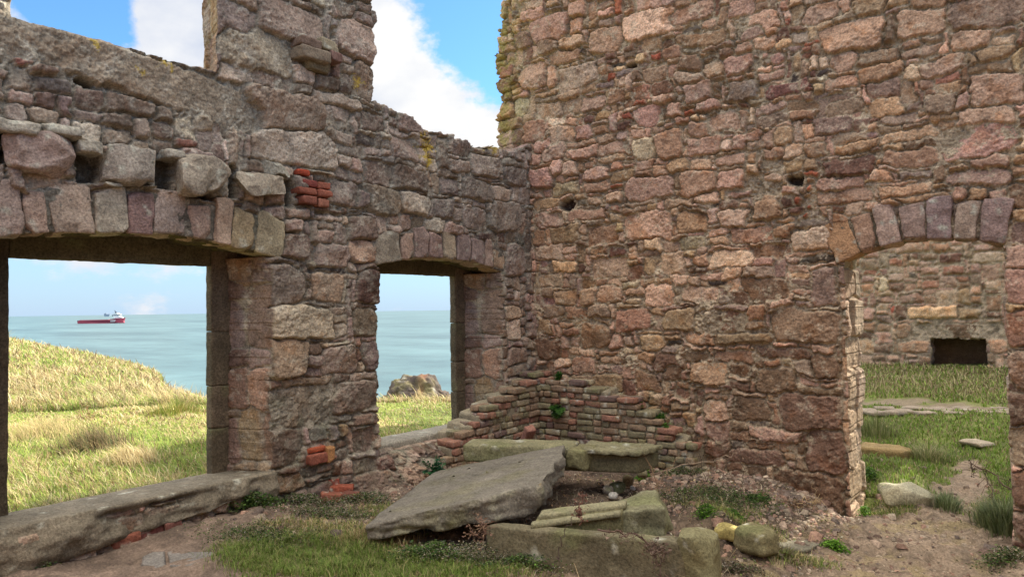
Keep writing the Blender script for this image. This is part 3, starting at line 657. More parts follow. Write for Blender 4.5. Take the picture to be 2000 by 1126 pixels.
# ---- low L of old brickwork in the corner
def brickwork():
    bag = Bag(); g = np.random.default_rng(5); H = .070; z0 = -.12
    ycorner, xcorner = 6.63, -4.71
    stepL = [(5.08, .20), (5.17, .34), (5.30, .44), (5.44, .52), (5.62, .60), (5.80, .67), (6.05, .735), (6.30, .80), (6.46, .87), (6.7, .95)]
    stepR = [(-4.55, .86), (-4.25, .87), (-4.12, .80), (-3.86, .795), (-3.80, .72), (-3.55, .715), (-3.50, .64), (-3.34, .565), (-3.22, .49), (-3.02, .345), (-2.90, .27), (-2.84, .05)]
    def col(b, z):
        k = g.random()
        base = (146, 122, 98) if k < .4 else (154, 112, 92) if k < .58 else (136, 126, 98) if k < .8 else (122, 100, 90) if k < .9 else (176, 160, 130)
        return stain(b, base, int(g.integers(999)), .22, .25 + (.15 if z < .3 else 0), (120, 120, 78), lich=.45, f=9)
    nc = int((1.0 - z0) / H)
    for c in range(nc):
        zb = z0 + c * H; zc = zb + H / 2
        for arm in (0, 1):
            a = (5.08 if arm == 0 else xcorner - .24) ; b = (ycorner + .27 if arm == 0 else -2.80)
            t = a + (.11 if c % 2 else 0) - g.uniform(0, .05)
            while t < b:
                L = .215 if g.random() < .55 else .105
                L *= g.uniform(.92, 1.08); m = t + L / 2
                top = np.interp(m, [q[0] for q in (stepL if arm == 0 else stepR)], [q[1] for q in (stepL if arm == 0 else stepR)])
                if zb + H <= top + .02:
                    outer = .0 + g.normal(0, .012)
                    for dep in ((0,) if zb + 2 * H < top - .02 else (0, 1)):
                        w = .105; o = outer - dep * .113
                        hh = H - .012 + g.normal(0, .003); jz = g.normal(0, .004)
                        if arm == 0: ctr = (xcorner - w / 2 + o, m, zc + jz); sz = (w, L - .016, hh)
                        else: ctr = (m, ycorner + w / 2 - o, zc + jz); sz = (L - .016, w, hh)
                        v, f = rbox(obox(ctr, sz, g.normal(0, .02), (g.normal(0, .02), g.normal(0, .02)), .08, int(g.integers(9999))), .015, .006, .0035, 20, int(g.integers(900)), big=.006, bf=12)
                        bag.add(v, f, col(v, zc))
                t += L
    # mortar and rubble core behind the faces
    for (pts, top, arm) in ((stepL, .03, 0), (stepR, .03, 1)):
        for k in range(len(pts) - 1):
            a, b = pts[k][0], pts[k + 1][0]; tp = min(pts[k][1], pts[k + 1][1]) - .05
            if tp < z0 + .1: tp = z0 + .12
            if arm == 0: q = [(-5.05, a, z0), (xcorner - .028, a, z0), (xcorner - .028, b, z0), (-5.05, b, z0), (-5.05, a, tp + .03), (xcorner - .028, a, tp), (xcorner - .028, b, tp + .02), (-5.05, b, tp + .05)]
            else: q = [(a, ycorner + .028, z0), (b, ycorner + .028, z0), (b, 6.96, z0), (a, 6.96, z0), (a, ycorner + .028, tp), (b, ycorner + .028, tp), (b, 6.96, tp + .04), (a, 6.96, tp + .05)]
            v, f = rbox(q, .02, .012, .007, 16, 60 + k, big=.01, bf=8); bag.add(v, f, stain(v, (150, 138, 114), k, .25, .25, lich=.3))
    return bag.link('brick_wall', M_BRICK, label='low mossy L of old brickwork stepping up into the corner', cat='brick wall')
brickwork()

# ---- thick slabs with a traced plan
def poly_slab(name, top, thick, base, label, cat, L=.035, seed=0, side=.018, topr=.003, moss=0, lich=0, spots=None, var=.2, mosscol=(118, 124, 62), taper=0.0, nrm=None):
    top = [Vector(t) for t in top]; n = len(top); ctr = sum(top, Vector()) / n
    bm = bmesh.new()
    tv = [bm.verts.new(t) for t in top]
    bv = [bm.verts.new(Vector((t.x + (ctr.x - t.x) * taper, t.y + (ctr.y - t.y) * taper, t.z - (thick[i] if isinstance(thick, (list, tuple)) else thick)))) for i, t in enumerate(top)]
    ft = bm.faces.new(tv); fb = bm.faces.new(bv[::-1])
    for i in range(n):
        j = (i + 1) % n; bm.faces.new((tv[i], bv[i], bv[j], tv[j]))
    bmesh.ops.recalc_face_normals(bm, faces=bm.faces)
    bmesh.ops.triangulate(bm, faces=bm.faces)
    for it in range(9):
        ed = [e for e in bm.edges if e.calc_length() > L]
        if not ed: break
        bmesh.ops.subdivide_edges(bm, edges=ed, cuts=1)
        bmesh.ops.triangulate(bm, faces=[f for f in bm.faces if len(f.verts) > 3])
    bmesh.ops.smooth_vert(bm, verts=bm.verts, factor=.12, use_axis_x=True, use_axis_y=True, use_axis_z=True)
    bm.normal_update()
    v = np.array([q.co for q in bm.verts], F32); N = np.array([q.normal for q in bm.verts], F32)
    e1_, e2_ = top[1] - top[0], top[-2] - top[0]
    pn = np.array(nrm if nrm is not None else (0, 0, 1), F32)
    isside = (1 - np.clip(np.abs(N @ pn) * 1.15 - .1, 0, 1)) + (N @ pn < -.3)
    isside = np.clip(isside, 0, 1)
    lay = fbm3(v * np.array([1, 1, 4.5], F32), 5.5, 4, seed); st_ = fbm3(v * np.array([.35, .35, 1], F32), 34, 2, seed + 8)
    v2 = v + N * (isside * (lay * side * 2.6 + fbm3(v, 17, 3, seed + 3) * side + st_ * side * .5) + (1 - isside) * (fbm3(v, 6, 4, seed + 5) * topr * 2))[:, None]
    c = stain(v, base, seed, var, 0, f=4)
    c = c * (1 - .35 * (isside * sstep(st_, .15, .6))[:, None]) * (1 + .16 * fbm3(v * np.array([1, 3, 3], F32), 9, 3, seed + 12))[:, None]
    if moss:
        m = (sstep(fbm3(v + 3, 4, 4, seed + 21) + moss - .5, -.15, .35) * (.35 + .65 * isside))[:, None] * .8
        c = c * (1 - m) + lin(mosscol).astype(F32) * m
    if lich:
        m = (sstep(fbm3(v + 9, 12, 3, seed + 31), .30 - lich * .3, .6) * isside)[:, None] * .7
        c = c * (1 - m) + lin((184, 180, 150)).astype(F32) * m
    for (p, r_, cc) in (spots or []):
        dd = np.linalg.norm(v - np.array(p, F32), axis=1)
        m = sstep(-dd / r_ + .5 * fbm3(v, 30, 2, 4), -1.0, -.5)[:, None] * .9; c = c * (1 - m) + lin(cc).astype(F32) * m
    F = np.array([[q.index for q in f.verts] for f in (bm.verts.index_update() or bm.faces)])
    bm.free()
    o = link_mesh(name, v2 - np.array(ctr, F32), F, M_SLAB, None, np.clip(c, .01, .85), label=label, cat=cat)
    o.location = ctr
    return o
def plane_through(a, b, c):
    n = (b - a).cross(c - a).normalized(); n = n if n.z > 0 else -n
    return a, n
def on_plane(px, py, pl):
    d = ray(px, py); t = (pl[0] - EYE).dot(pl[1]) / d.dot(pl[1]); return EYE + d * t
plb = plane_through(atdepth(717, 1025, 4.75), atdepth(1047, 946, 4.85), atdepth(1100, 869, 6.15))
tp_px = [(717, 1025), (745, 1000), (781, 972), (815, 946), (849, 921), (910, 906), (976, 893), (1040, 880), (1100, 869), (1099, 892), (1082, 903), (1077, 918), (1066, 930), (1054, 945), (1020, 950), (987, 961), (930, 975), (860, 991), (781, 1008)]
tpp = [on_plane(x, y, plb) for x, y in tp_px]
th = [.10, .10, .10, .10, .10, .11, .12, .13, .14, .15, .16, .16, .17, .18, .19, .18, .17, .15, .12]
sp = [(atdepth(1062, 952, 4.85), .028, (196, 150, 40)), (atdepth(1069, 966, 4.85), .02, (196, 150, 40)), (atdepth(1058, 944, 4.85), .02, (190, 150, 60)), (atdepth(1038, 982, 4.8), .016, (200, 130, 40)), (atdepth(1000, 972, 4.8), .03, (168, 172, 96)), (atdepth(1020, 990, 4.8), .03, (170, 164, 130))]
big_slab = poly_slab('fallen_slab', tpp, th, (124, 117, 104), 'largest fallen stone slab tilted on the rubble, smooth grey top and thick broken edge', 'stone slab', L=.028, seed=3, side=.017, topr=.003, moss=.33, lich=.35, spots=sp, nrm=plb[1], var=.28, mosscol=(120, 116, 66))

def beam8(a, b, back, hgt, down2=None):
    """a, b: top front edge ends; back: vector to the top back edge; hgt: height"""
    a, b, back = Vector(a), Vector(b), Vector(back); dn = Vector((0, 0, -hgt)); dn2 = Vector((0, 0, -(down2 or hgt)))
    return [a + dn, b + dn2, b + back + dn2, a + back + dn, a, b, b + back, a + back]
bk = Vector((-.05, .30, .0))
lt = piece('fallen_lintel', beam8(atdepth(904, 868, 6.35), atdepth(1120, 872, 6.2), Vector((-.10, .26, .01)), .15), (140, 134, 102), None, M_SLAB, 31, sub=.018, r=.012, rough=.005, big=.008, bf=6, moss=.45, lich=.2,
           label='greenish fallen lintel behind the largest slab, resting on the end of the brickwork', cat='stone lintel')
t3 = empty('fallen_lintel', onz(1175, 930, .2), 'dark fallen lintel with a dressed ledge, over the hollow by the brickwork', 'stone lintel')
piece('block', beam8(atdepth(1102, 880, 6.0), atdepth(1246, 892, 5.86), Vector((.02, .34, 0)), .165, .135), (104, 98, 74), t3, M_SLAB, 32, sub=.018, r=.006, rough=.002, moss=.2, var=.15)
piece('ledge', beam8(atdepth(1104, 874, 5.94), atdepth(1248, 883, 5.80), Vector((.02, .42, 0)), .040), (128, 122, 94), t3, M_SLAB, 33, sub=.014, r=.010, rough=.010, freq=18, moss=.4, lich=.3)
piece('broken_end', beam8(atdepth(1102, 876, 5.88), atdepth(1142, 880, 5.86), Vector((.02, .30, 0)), .17), (120, 114, 82), t3, M_SLAB, 34, sub=.014, r=.03, rough=.012, freq=9, big=.02, moss=.4)
t4 = empty('moulded_beam', onz(1200, 1040, 0), 'moulded stone beam with a rough mossy end, sloping out from under the largest slab', 'stone beam')
A4, B4 = atdepth(1040, 1024, 4.55), atdepth(1215, 1001, 4.72)
piece('shaft', beam8(A4, B4, Vector((-.08, .20, .02)), .16, .24), (112, 106, 76), t4, M_SLAB, 41, sub=.018, r=.01, rough=.003, moss=.25)
for k, (o, h_, bkk) in enumerate([(Vector((.005, -.03, .012)), .035, .08), (Vector((-.02, .09, .035)), .04, .14)]):
    piece('moulding', beam8(A4 + o, B4 + o, Vector((-.4, .9, .0)).normalized() * bkk, h_), (138, 132, 104), t4, M_SLAB, 42 + k, sub=.018, r=.010, rough=.003, moss=.35)
pe = atdepth(1258, 1000, 4.85)
piece('rough_end', [atdepth(1196, 1052, 4.78), atdepth(1304, 1060, 4.70), atdepth(1316, 1030, 5.15), atdepth(1205, 1030, 5.2), atdepth(1176, 1004, 4.80), atdepth(1296, 992, 4.72), atdepth(1284, 950, 5.15), atdepth(1206, 976, 5.16)],
      (122, 118, 92), t4, M_SLAB, 45, sub=.016, r=.02, rough=.012, freq=8, big=.05, bf=5, moss=.45, lich=.2)
t5 = empty('fallen_beam', onz(1200, 1110, 0), 'longest fallen stone beam, nearest the camera, with a raised block at its right end', 'stone beam')
A5, B5 = atdepth(948, 1026, 4.62), atdepth(1335, 1058, 4.14)
piece('shaft', beam8(A5, B5, Vector((.05, .13, 0)), .30, .36), (112, 104, 82), t5, M_SLAB, 51, sub=.018, r=.012, rough=.004, big=.006, bf=4, moss=.22, lich=.12, var=.3)
c8 = [atdepth(1316, 1170, 4.12), atdepth(1404, 1180, 4.06), atdepth(1410, 1120, 4.45), atdepth(1330, 1110, 4.5), atdepth(1318, 1050, 4.12), atdepth(1402, 1056, 4.06), atdepth(1400, 1026, 4.3), atdepth(1336, 1014, 4.35)]
piece('raised_block', c8, (128, 122, 90), t5, M_SLAB, 52, sub=.016, r=.02, rough=.010, freq=8, big=.04, bf=5, moss=.35, lich=.15)
pl7 = (Vector((0, 0, -.165)), Vector((.03, .02, 1)).normalized())
poly_slab('flat_slab', [on_plane(x, y, pl7) for x, y in [(1543, 1012), (1581, 1004), (1621, 1001), (1660, 1009), (1655, 1018), (1636, 1026), (1617, 1036), (1611, 1048), (1605, 1060), (1577, 1072), (1545, 1070), (1516, 1064), (1514, 1036)]],
          .11, (128, 122, 104), 'flat thin slab on the earth at the foot of the doorway, half in sunlight', 'stone slab', L=.03, seed=8, side=.012, topr=.003, moss=.3, var=.15)
# loose stones
def boulder(px, py, z, w, d, h, base, label, cat='stone', seed=0, yaw=0, moss=.2, r=.4, big=.16, lich=.2, sink=.15, name='stone', tilt=(0, 0), group=None, sub=None):
    p = onz(px, py, z); s = max(w, d, h)
    c8 = obox((0, 0, h * (.5 - sink)), (w, d, h), yaw, tilt, .16, seed)
    v, fc = rbox(c8, sub or max(.01, s / 26), min(w, d, h) * r, s * .022, 3.2 / s, seed, big * s * .5, 1.7 / s)
    c = stain(v, base, seed, .28, moss, lich=lich, f=1.6 / s)
    o = link_mesh(name, v, fc, M_SLAB, None, c, label=label, cat=cat, group=group); o.location = p
    return o
boulder(1477, 1072, -.13, .29, .2, .19, (118, 110, 80), 'squat mossy stone between the fallen beam and the flat slab', seed=71, yaw=R(-28), moss=.4, r=.3, big=.08)
boulder(1422, 1050, -.10, .2, .12, .12, (176, 160, 100), 'small pale sunlit stone behind the squat mossy stone', seed=72, moss=.2, r=.3)
for k, (x, y, z, s_, c, l) in enumerate([(1188, 963, .08, .10, (150, 140, 128), 'small pinkish stone in the hollow under the dark lintel'), (1198, 972, .08, .075, (196, 190, 178), 'white pebble in front of the hollow under the dark lintel'),
        (1206, 960, .08, .14, (104, 108, 80), 'rounded green stone beside the hollow under the dark lintel'), (1226, 945, .10, .12, (120, 108, 84), 'brown stone under the right end of the dark lintel'),
        (1236, 955, .08, .05, (190, 184, 176), 'tiny pale pebble between the dark lintel and the moulded beam'), (1255, 930, .12, .1, (130, 122, 96), 'upper brown stone against the right end of the dark lintel')]):
    boulder(x, y, z, s_, s_ * .8, s_ * .75, c, l, 'stone', 80 + k, k * .7, .25, .42, .12)
# loose bricks
def lbrick(px, py, z, label, yaw=0, tilt=(0, 0), base=(180, 92, 62), size=(.2, .1, .07), seed=0, moss=0.05, lich=.2):
    p = onz(px, py, z)
    v, fc = rbox(obox((0, 0, size[2] / 2), size, yaw, tilt, .08, seed), .012, .010, .004, 16, seed, .006, 9)
    o = link_mesh('brick', v, fc, M_BRICK, None, stain(v, base, seed, .25, moss, lich=lich, f=8), label=label, cat='brick'); o.location = p
lbrick(648, 978, .06, 'orange brick lying lowest at the foot of the pier', R(60), (0, R(8)), (150, 94, 74), seed=1)
lbrick(668, 962, .09, 'dull red brick to the right of the lowest orange brick', R(40), (0, 0), (150, 84, 64), seed=2)
lbrick(636, 952, .13, 'dark brick stacked behind the lowest orange brick at the pier', R(70), (R(5), 0), (146, 78, 62), (.22, .1, .08), seed=3)
lbrick(648, 938, .17, 'brick topmost of the loose bricks at the foot of the pier', R(95), (0, R(5)), (164, 96, 72), (.22, .1, .07), seed=4)
lbrick(685, 972, .08, 'brick fragment half sunk among weeds right of the pier bricks', R(20), (0, 0), (136, 88, 74), (.14, .1, .05), seed=5)
lbrick(422, 914, .37, 'small orange brick piece standing on the end of the big sill', R(90), (0, 0), (166, 96, 66), (.06, .06, .10), seed=6)
bt = atdepth(1030, 868, 6.75)
v, fc = rbox(obox((0, 0, 0), (.21, .10, .075), R(-20), (R(8), R(-52)), .06, 9), .012, .012, .004, 16, 9, .006, 9)
o = link_mesh('brick', v, fc, M_BRICK, None, stain(v, (156, 112, 96), 9, .25, .15, lich=.2), label='loose brick leaning steeply in the corner of the brickwork', cat='brick'); o.location = atdepth(1031, 850, 6.9)
for k, (x, y, w_, c) in enumerate([(170, 1088, .10, (138, 84, 66)), (198, 1080, .16, (132, 80, 64)), (243, 1068, .18, (136, 84, 66)), (290, 1052, .18, (116, 72, 64)), (335, 1040, .12, (120, 80, 70))]):
    lbrick(x, y, .055 + .012 * k, ['half brick at the left end of the row under the big sill', 'second brick from the left in the row under the big sill', 'third brick from the left in the row under the big sill', 'dark red brick, fourth in the row under the big sill', 'dark red brick at the right end of the row under the big sill'][k], R(88), (0, R(-6)), c, (w_, .1, .09), 20 + k)
# flagstones sunk in the floor
pf = (Vector((0, 0, .115)), Vector((0, 0, 1)))
for k, (pp, l) in enumerate([([(278, 1086), (300, 1076), (322, 1075), (325, 1104), (302, 1106), (276, 1100)], 'smaller grey flagstone sunk in the earth floor, left one of the pair'), ([(329, 1076), (360, 1076), (415, 1076), (438, 1088), (432, 1098), (380, 1102), (332, 1104)], 'longer grey flagstone sunk in the earth floor, right one of the pair')]):
    poly_slab('flagstone', [on_plane(x, y, pf) for x, y in pp], .06, (124, 118, 110), l, 'flagstone', L=.03, seed=60 + k, side=.008, topr=.002)
# small rubble on the bank under the small window and at the wall feet
# ------------------------------------------------------------------ the ground: one sheet, room floor, courtyard, sea field, knoll and cliff
def P3(px, py, z): q = onz(px, py, z); return (q.x, q.y, z)
CP = [(-5.0, .8, .12), (-5.0, 1.7, .12), (-5.0, 3.0, .15), (-5.0, 3.8, .06), (-4.7, 4.4, .05), (-4.6, 5.2, .10), (-4.7, 6.5, -.02), (-3.0, 6.9, .02), (-2.4, 6.9, .0), (-1.9, 6.7, -.08), (-1.5, 6.95, -.27), (-1.0, 6.9, -.31), (-.4, 6.9, -.30)]
CP += [P3(1000, 1126, .02), P3(700, 1100, .05), P3(250, 1100, .10), P3(1200, 1126, -.02), P3(1500, 1105, -.20), P3(1900, 1126, -.37), P3(1700, 1100, -.33), P3(1180, 965, .08), P3(1400, 935, .05), P3(1380, 1000, .0), P3(1480, 985, -.08), P3(1560, 1080, -.27), P3(850, 1010, .06), P3(1470, 1075, -.14), (0, 0, 0), (-2, 1.5, 0), (0, 3, -.25), (2, 6, -.3), (4, 2, -.1), (0, -5, 0), P3(1800, 1040, -.31)]
CPa = np.array(CP)
def floor_z(x, y):
    s = 0; w = 0
    for (a, b, c) in CPa:
        k = 1.0 / (((x - a) ** 2 + (y - b) ** 2) + .02) ** 1.6; s = s + k * c; w = w + k
    return s / w
kn_px = [(-400, 640), (-100, 648), (10, 661), (100, 675), (150, 686), (200, 699), (250, 713), (300, 731), (330, 745), (360, 766), (385, 790), (400, 803), (430, 850)]
KD = 22.0
def _th(px): return math.atan2(px - 1000, FPX)
KT = [_th(a) for a, b in kn_px]; KZ = [1.65 - (b - (602 + .0141 * (1000 - a))) / FPX * KD - .20 for a, b in kn_px]
def land_z(x, y):
    x = np.asarray(x, float); y = np.asarray(y, float)
    dep = x * fw.x / math.cos(PITCH) + y * fw.y / math.cos(PITCH); lat = x * rt0.x + y * rt0.y
    th = np.arctan2(lat, np.maximum(dep, .1))
    # seaward field
    und = .06 * vn(x * .35, y * .35, 0 * x, 3) + .03 * vn(x * 1.3, y * 1.3, 0 * x, 4)
    field = und + .0
    kz = np.interp(th, KT, KZ)
    rise = sstep(dep, 12.6, KD); prof = field * (1 - rise) + (kz + und) * rise
    edge = np.interp(th, [_th(280), _th(320), _th(345), _th(368), _th(390), _th(405), _th(560), _th(740), _th(880), _th(1000)], [60, 22, 18, 15, 13.2, 12.4, 12.4, 13.6, 14.4, 15])
    edge = np.minimum(edge, KD + 3.0)
    fall = np.maximum(dep - edge, 0); 
    zf = np.where(fall > 0, prof - np.minimum(fall ** 1.5 * .9, 26), prof)
    # courtyard
    zc = np.interp(y, [6.6, 7.3, 8.3, 9.5, 12.0, 15, 17.5, 20], [-.29, -.27, -.20, -.14, .0, .10, .28, .32]) + .04 * vn(x * .9, y * .9, 0 * x, 6) * sstep(y, 7, 9) + .12 * sstep(y, 13, 17) * vn(x * .6, y * .6, 0 * x, 8)
    zc = zc + .16 * sstep(-(np.abs(x + 1.62) - .35), -.35, .1) * sstep(y, 7.3, 7.9) * sstep(9.3 - y, 0, .8)
    zr = floor_z(x, y)
    z = zr.copy()
    z = np.where(y > 6.92, zr * (1 - sstep(y, 6.92, 7.5)) + zc * sstep(y, 6.92, 7.5), z)
    wf = sstep(-x, 5.1, 5.6)
    zz = np.where(x < -5.0, z * (1 - wf) + zf * wf, z)
    # north of the castle, x between: keep solid ground under the courtyard
    court = sstep(x, -9.0, -6.5) * (y > 7.6) * (y < 24)
    zz = np.where((y > 7.6) & (x > -9.0), np.minimum(zz, 9) * 0 + zc * court + zf * (1 - court), zz)
    return zz
def axis(pts):
    out = []
    for (a, b, d) in pts: out += list(np.arange(a, b - 1e-6, d))
    out.append(pts[-1][1]); return np.array(out)
gx = axis([(-90, -30, 4), (-30, -14, .25), (-14, -5.9, .08), (-5.9, -5.1, .03), (-5.1, .2, .018), (.2, 2.2, .1), (2.2, 6, .4), (6, 60, 6)])
gy = axis([(-60, -4, 4), (-4, 1.0, .3), (1.0, 2.6, .06), (2.6, 8.4, .02), (8.4, 18.6, .06), (18.6, 30, .4), (30, 90, 6)])
GX, GY = np.meshgrid(gx, gy); gz = land_z(GX, GY)
room = sstep(-np.abs(GX + 2.5), -2.75, -2.5) * sstep(-np.abs(GY - 3.5), -4.2, -4.0)
near = (GX > -5.1) & (GX < 1.5) & (GY > 1) & (GY < 9)
gz = gz + np.where(near, .010 * tl(0, GX, GY, 2.1) + .012 * tl(1, GX, GY, 4.0) + .004 * tl(0, GX, GY, .9), 0)
PATH = [P3(1895, 900, -.16), P3(1885, 950, -.22), P3(1850, 1000, -.28), P3(1800, 1050, -.32), P3(1830, 1126, -.37), P3(1900, 1300, -.3)]
PW = [.09, .17, .36, .55, .8, 1.0]
def path_mask(x, y):
    best = np.full(x.shape, -9.0)
    for k in range(len(PATH) - 1):
        ax, ay, _ = PATH[k]; bx_, by_, _ = PATH[k + 1]; dx, dy = bx_ - ax, by_ - ay
        t = np.clip(((x - ax) * dx + (y - ay) * dy) / (dx * dx + dy * dy), 0, 1)
        d = np.sqrt((x - ax - t * dx) ** 2 + (y - ay - t * dy) ** 2); w_ = PW[k] * (1 - t) + PW[k + 1] * t
        best = np.maximum(best, (w_ - d) / np.maximum(w_, .2))
    return best
pm = sstep(path_mask(GX, GY) + .25 * tl(1, GX, GY, 3.0), -.15, .25)
soil = lin((110, 94, 78)).astype(F32); soil2 = lin((144, 126, 106)).astype(F32); greenb = lin((106, 112, 60)).astype(F32); fieldb = lin((136, 142, 70)).astype(F32)
n_ = tl(0, GX, GY, 1.7)[..., None]; n2_ = tl(1, GX, GY, 5.0)[..., None]
gc = soil * (1 + .22 * n_ + .16 * n2_)
rub = (sstep(GX, -4.4, -3.6) * sstep(-GX, 1.5, 2.1) * sstep(GY, 4.3, 5.0))[..., None]; gc = gc * (1 - rub * .35)
rd = sstep(GX, -1.9, -1.2)[..., None] * (GY < 7.6)[..., None]
gc = gc * (1 - rd * .8) + soil2 * (1 + .17 * n_ + .13 * n2_) * rd * .8
tan_ = (sstep(tl(1, GX, GY, 3.1, .3, .3), .2, 1.4) * sstep(GX, -2.4, -1.5))[..., None] * .6; gc = gc * (1 - tan_) + lin((150, 134, 96)).astype(F32) * tan_
lefts = sstep(-3.2 - GX, 0, .8)[..., None]; gc = gc * (1 - lefts * .6) + lin((132, 114, 100)).astype(F32) * (1 + .13 * n_) * lefts * .6
crt = (GY > 7.4)[..., None] * (GX > -9)[..., None]
gc = np.where(crt, greenb * (1 + .2 * n2_), gc); pmm = (pm * (GY > 7.4))[..., None]; gc = gc * (1 - pmm) + soil2 * (1 + .12 * n_) * pmm
yb = sstep(-np.abs(GY - 13.0 + .6 * tl(1, GX, GY, 6.0) * .3), -.42, -.2)[..., None] * crt; gc = gc * (1 - yb) + lin((132, 118, 96)).astype(F32) * yb
fld = (GX < -5.35)[..., None] & ~crt
patch = sstep(tl(1, GX, GY, 14.0), -.6, .9)[..., None]
fc_ = fieldb * (1 - patch) + lin((158, 142, 92)).astype(F32) * patch
depg = (GX * fw.x + GY * fw.y)[..., None]
clf = sstep(gz, -.8, -2.5)[..., None]
dirt = (sstep(depg, 9.9, 10.5) * sstep(-depg, -12.0, -11.2) * sstep(-GX - .8 * GY, -1.0, 1.5)[..., None]); fc_ = fc_ * (1 - dirt * .7) + lin((190, 162, 120)).astype(F32) * dirt * .7
fc_ = fc_ * (1 - clf) + lin((120, 96, 80)).astype(F32) * clf
gc = np.where(fld, fc_, gc)
I = np.arange(GX.size).reshape(GX.shape)
gf = np.stack([I[:-1, :-1].ravel(), I[:-1, 1:].ravel(), I[1:, 1:].ravel(), I[1:, :-1].ravel()], 1)
ground = link_mesh('ground', np.stack([GX.ravel(), GY.ravel(), gz.ravel()], 1), gf, M_EARTH, None, np.clip(gc.reshape(-1, 3), .01, .8), kind='structure')
def gz_at(x, y):
    x = np.atleast_1d(np.asarray(x, float)); y = np.atleast_1d(np.asarray(y, float))
    i = np.clip(np.searchsorted(gx, x) - 1, 0, len(gx) - 2); j = np.clip(np.searchsorted(gy, y) - 1, 0, len(gy) - 2)
    a = (x - gx[i]) / (gx[i + 1] - gx[i]); b = (y - gy[j]) / (gy[j + 1] - gy[j])
    return (gz[j, i] * (1 - a) + gz[j, i + 1] * a) * (1 - b) + (gz[j + 1, i] * (1 - a) + gz[j + 1, i + 1] * a) * b

# ------------------------------------------------------------------ sea
m, nt, b = mat_new('sea_water'); L = nt.links
tc = nd(nt, 'ShaderNodeNewGeometry')
mpp = nd(nt, 'ShaderNodeMapping'); mpp.inputs['Scale'].default_value = (.07, .07, .07); mpp.inputs['Rotation'].default_value = (0, 0, R(20)); L.new(tc.outputs['Position'], mpp.inputs[0])
w1 = nd(nt, 'ShaderNodeTexNoise', Scale=1.0, Detail=8.0, Roughness=.72); L.new(mpp.outputs[0], w1.inputs['Vector'])
mp2 = nd(nt, 'ShaderNodeMapping'); mp2.inputs['Scale'].default_value = (.004, .012, .01); mp2.inputs['Rotation'].default_value = (0, 0, R(-37)); L.new(tc.outputs['Position'], mp2.inputs[0])
w2 = nd(nt, 'ShaderNodeTexNoise', Scale=1.0, Detail=5.0, Roughness=.6); L.new(mp2.outputs[0], w2.inputs['Vector'])
cr_ = nd(nt, 'ShaderNodeValToRGB'); cr_.color_ramp.elements[0].position = .35; cr_.color_ramp.elements[1].position = .65
cr_.color_ramp.elements[0].color = (.055, .108, .115, 1); cr_.color_ramp.elements[1].color = (.11, .195, .20, 1); L.new(w2.outputs['Fac'], cr_.inputs[0])
mxw = nd(nt, 'ShaderNodeMixRGB'); mxw.blend_type = 'MULTIPLY'; mxw.inputs[0].default_value = 1
rw = nd(nt, 'ShaderNodeMapRange'); rw.inputs['From Min'].default_value = .3; rw.inputs['From Max'].default_value = .7; rw.inputs['To Min'].default_value = .75; rw.inputs['To Max'].default_value = 1.25
L.new(w1.outputs['Fac'], rw.inputs['Value']); L.new(cr_.outputs[0], mxw.inputs[1]); L.new(rw.outputs[0], mxw.inputs[2]); L.new(mxw.outputs[0], b.inputs['Base Color'])
bp = nd(nt, 'ShaderNodeBump', Strength=.5, Distance=.5); L.new(w1.outputs['Fac'], bp.inputs['Height']); L.new(bp.outputs[0], b.inputs['Normal'])
b.inputs['Roughness'].default_value = .35; b.inputs['IOR'].default_value = 1.33
SEA = -20.0
ths = np.linspace(0, 2 * math.pi, 97)[:-1]; rr = np.array([0, 60, 200, 800, 3000, 12000, 45000.])
vs_ = [(0, 0, SEA)] + [(r_ * math.cos(t), r_ * math.sin(t), SEA) for r_ in rr[1:] for t in ths]
fs_ = [(0, 1 + k, 1 + (k + 1) % 96) for k in range(96)]
for q in range(len(rr) - 2):
    for k in range(96): a, b2 = 1 + q * 96, 1 + (q + 1) * 96; fs_.append((a + k, b2 + k, b2 + (k + 1) % 96, a + (k + 1) % 96))
link_mesh('sea', vs_, fs_, m, kind='structure')
# rock stack beyond the small window
def sea_rock():
    p, F = lattice(46, 46, 46); d = p / np.linalg.norm(p, axis=1, keepdims=True)
    D = 17.5
    def q(px, py): return np.array(atdepth(px, py, D))
    c = q(824, 800); h = 775 - 716
    xr = np.array(rt0)
    s = d @ xr; prof = np.interp(s, [-1, -.85, -.5, 0, .25, .5, .8, 1], [.35, .75, .92, 1.0, .85, .62, .58, .3])
    v = d * .8 * prof[:, None] * np.array([1, 1, 1], F32)
    v = v * 1.18; v[:, 2] = v[:, 2] * .98
    w_ = v @ xr; v = v + np.outer(np.sign(w_) * .45 * np.abs(s), xr)
    rid = np.abs(fbm3(v, 2.2, 4, 3)); v = v + d * (-.35 * rid[:, None] + .16 * fbm3(v, 5, 4, 8)[:, None] + .05 * fbm3(v, 14, 3, 9)[:, None])
    col = stain(v, (92, 82, 74), 12, .35, .0, lich=.35, f=2.0)
    rm = sstep(-np.abs(s - .02 + .1 * fbm3(v, 3, 3, 2)), -.10, -.02)[:, None] * (v[:, 2] > 0)[:, None]; col = col * (1 - .7 * rm) + lin((128, 84, 68)).astype(F32) * .7 * rm
    ym = (sstep(fbm3(v, 4, 3, 14), .0, .4) * (s < .3))[:, None] * .5; col = col * (1 - ym) + lin((140, 132, 84)).astype(F32) * ym
    o = link_mesh('rock_outcrop', v, F, M_STONE, None, col, label='craggy brown rock outcrop above the sea, seen through the small window', cat='rock'); o.location = c
    return o
sea_rock()

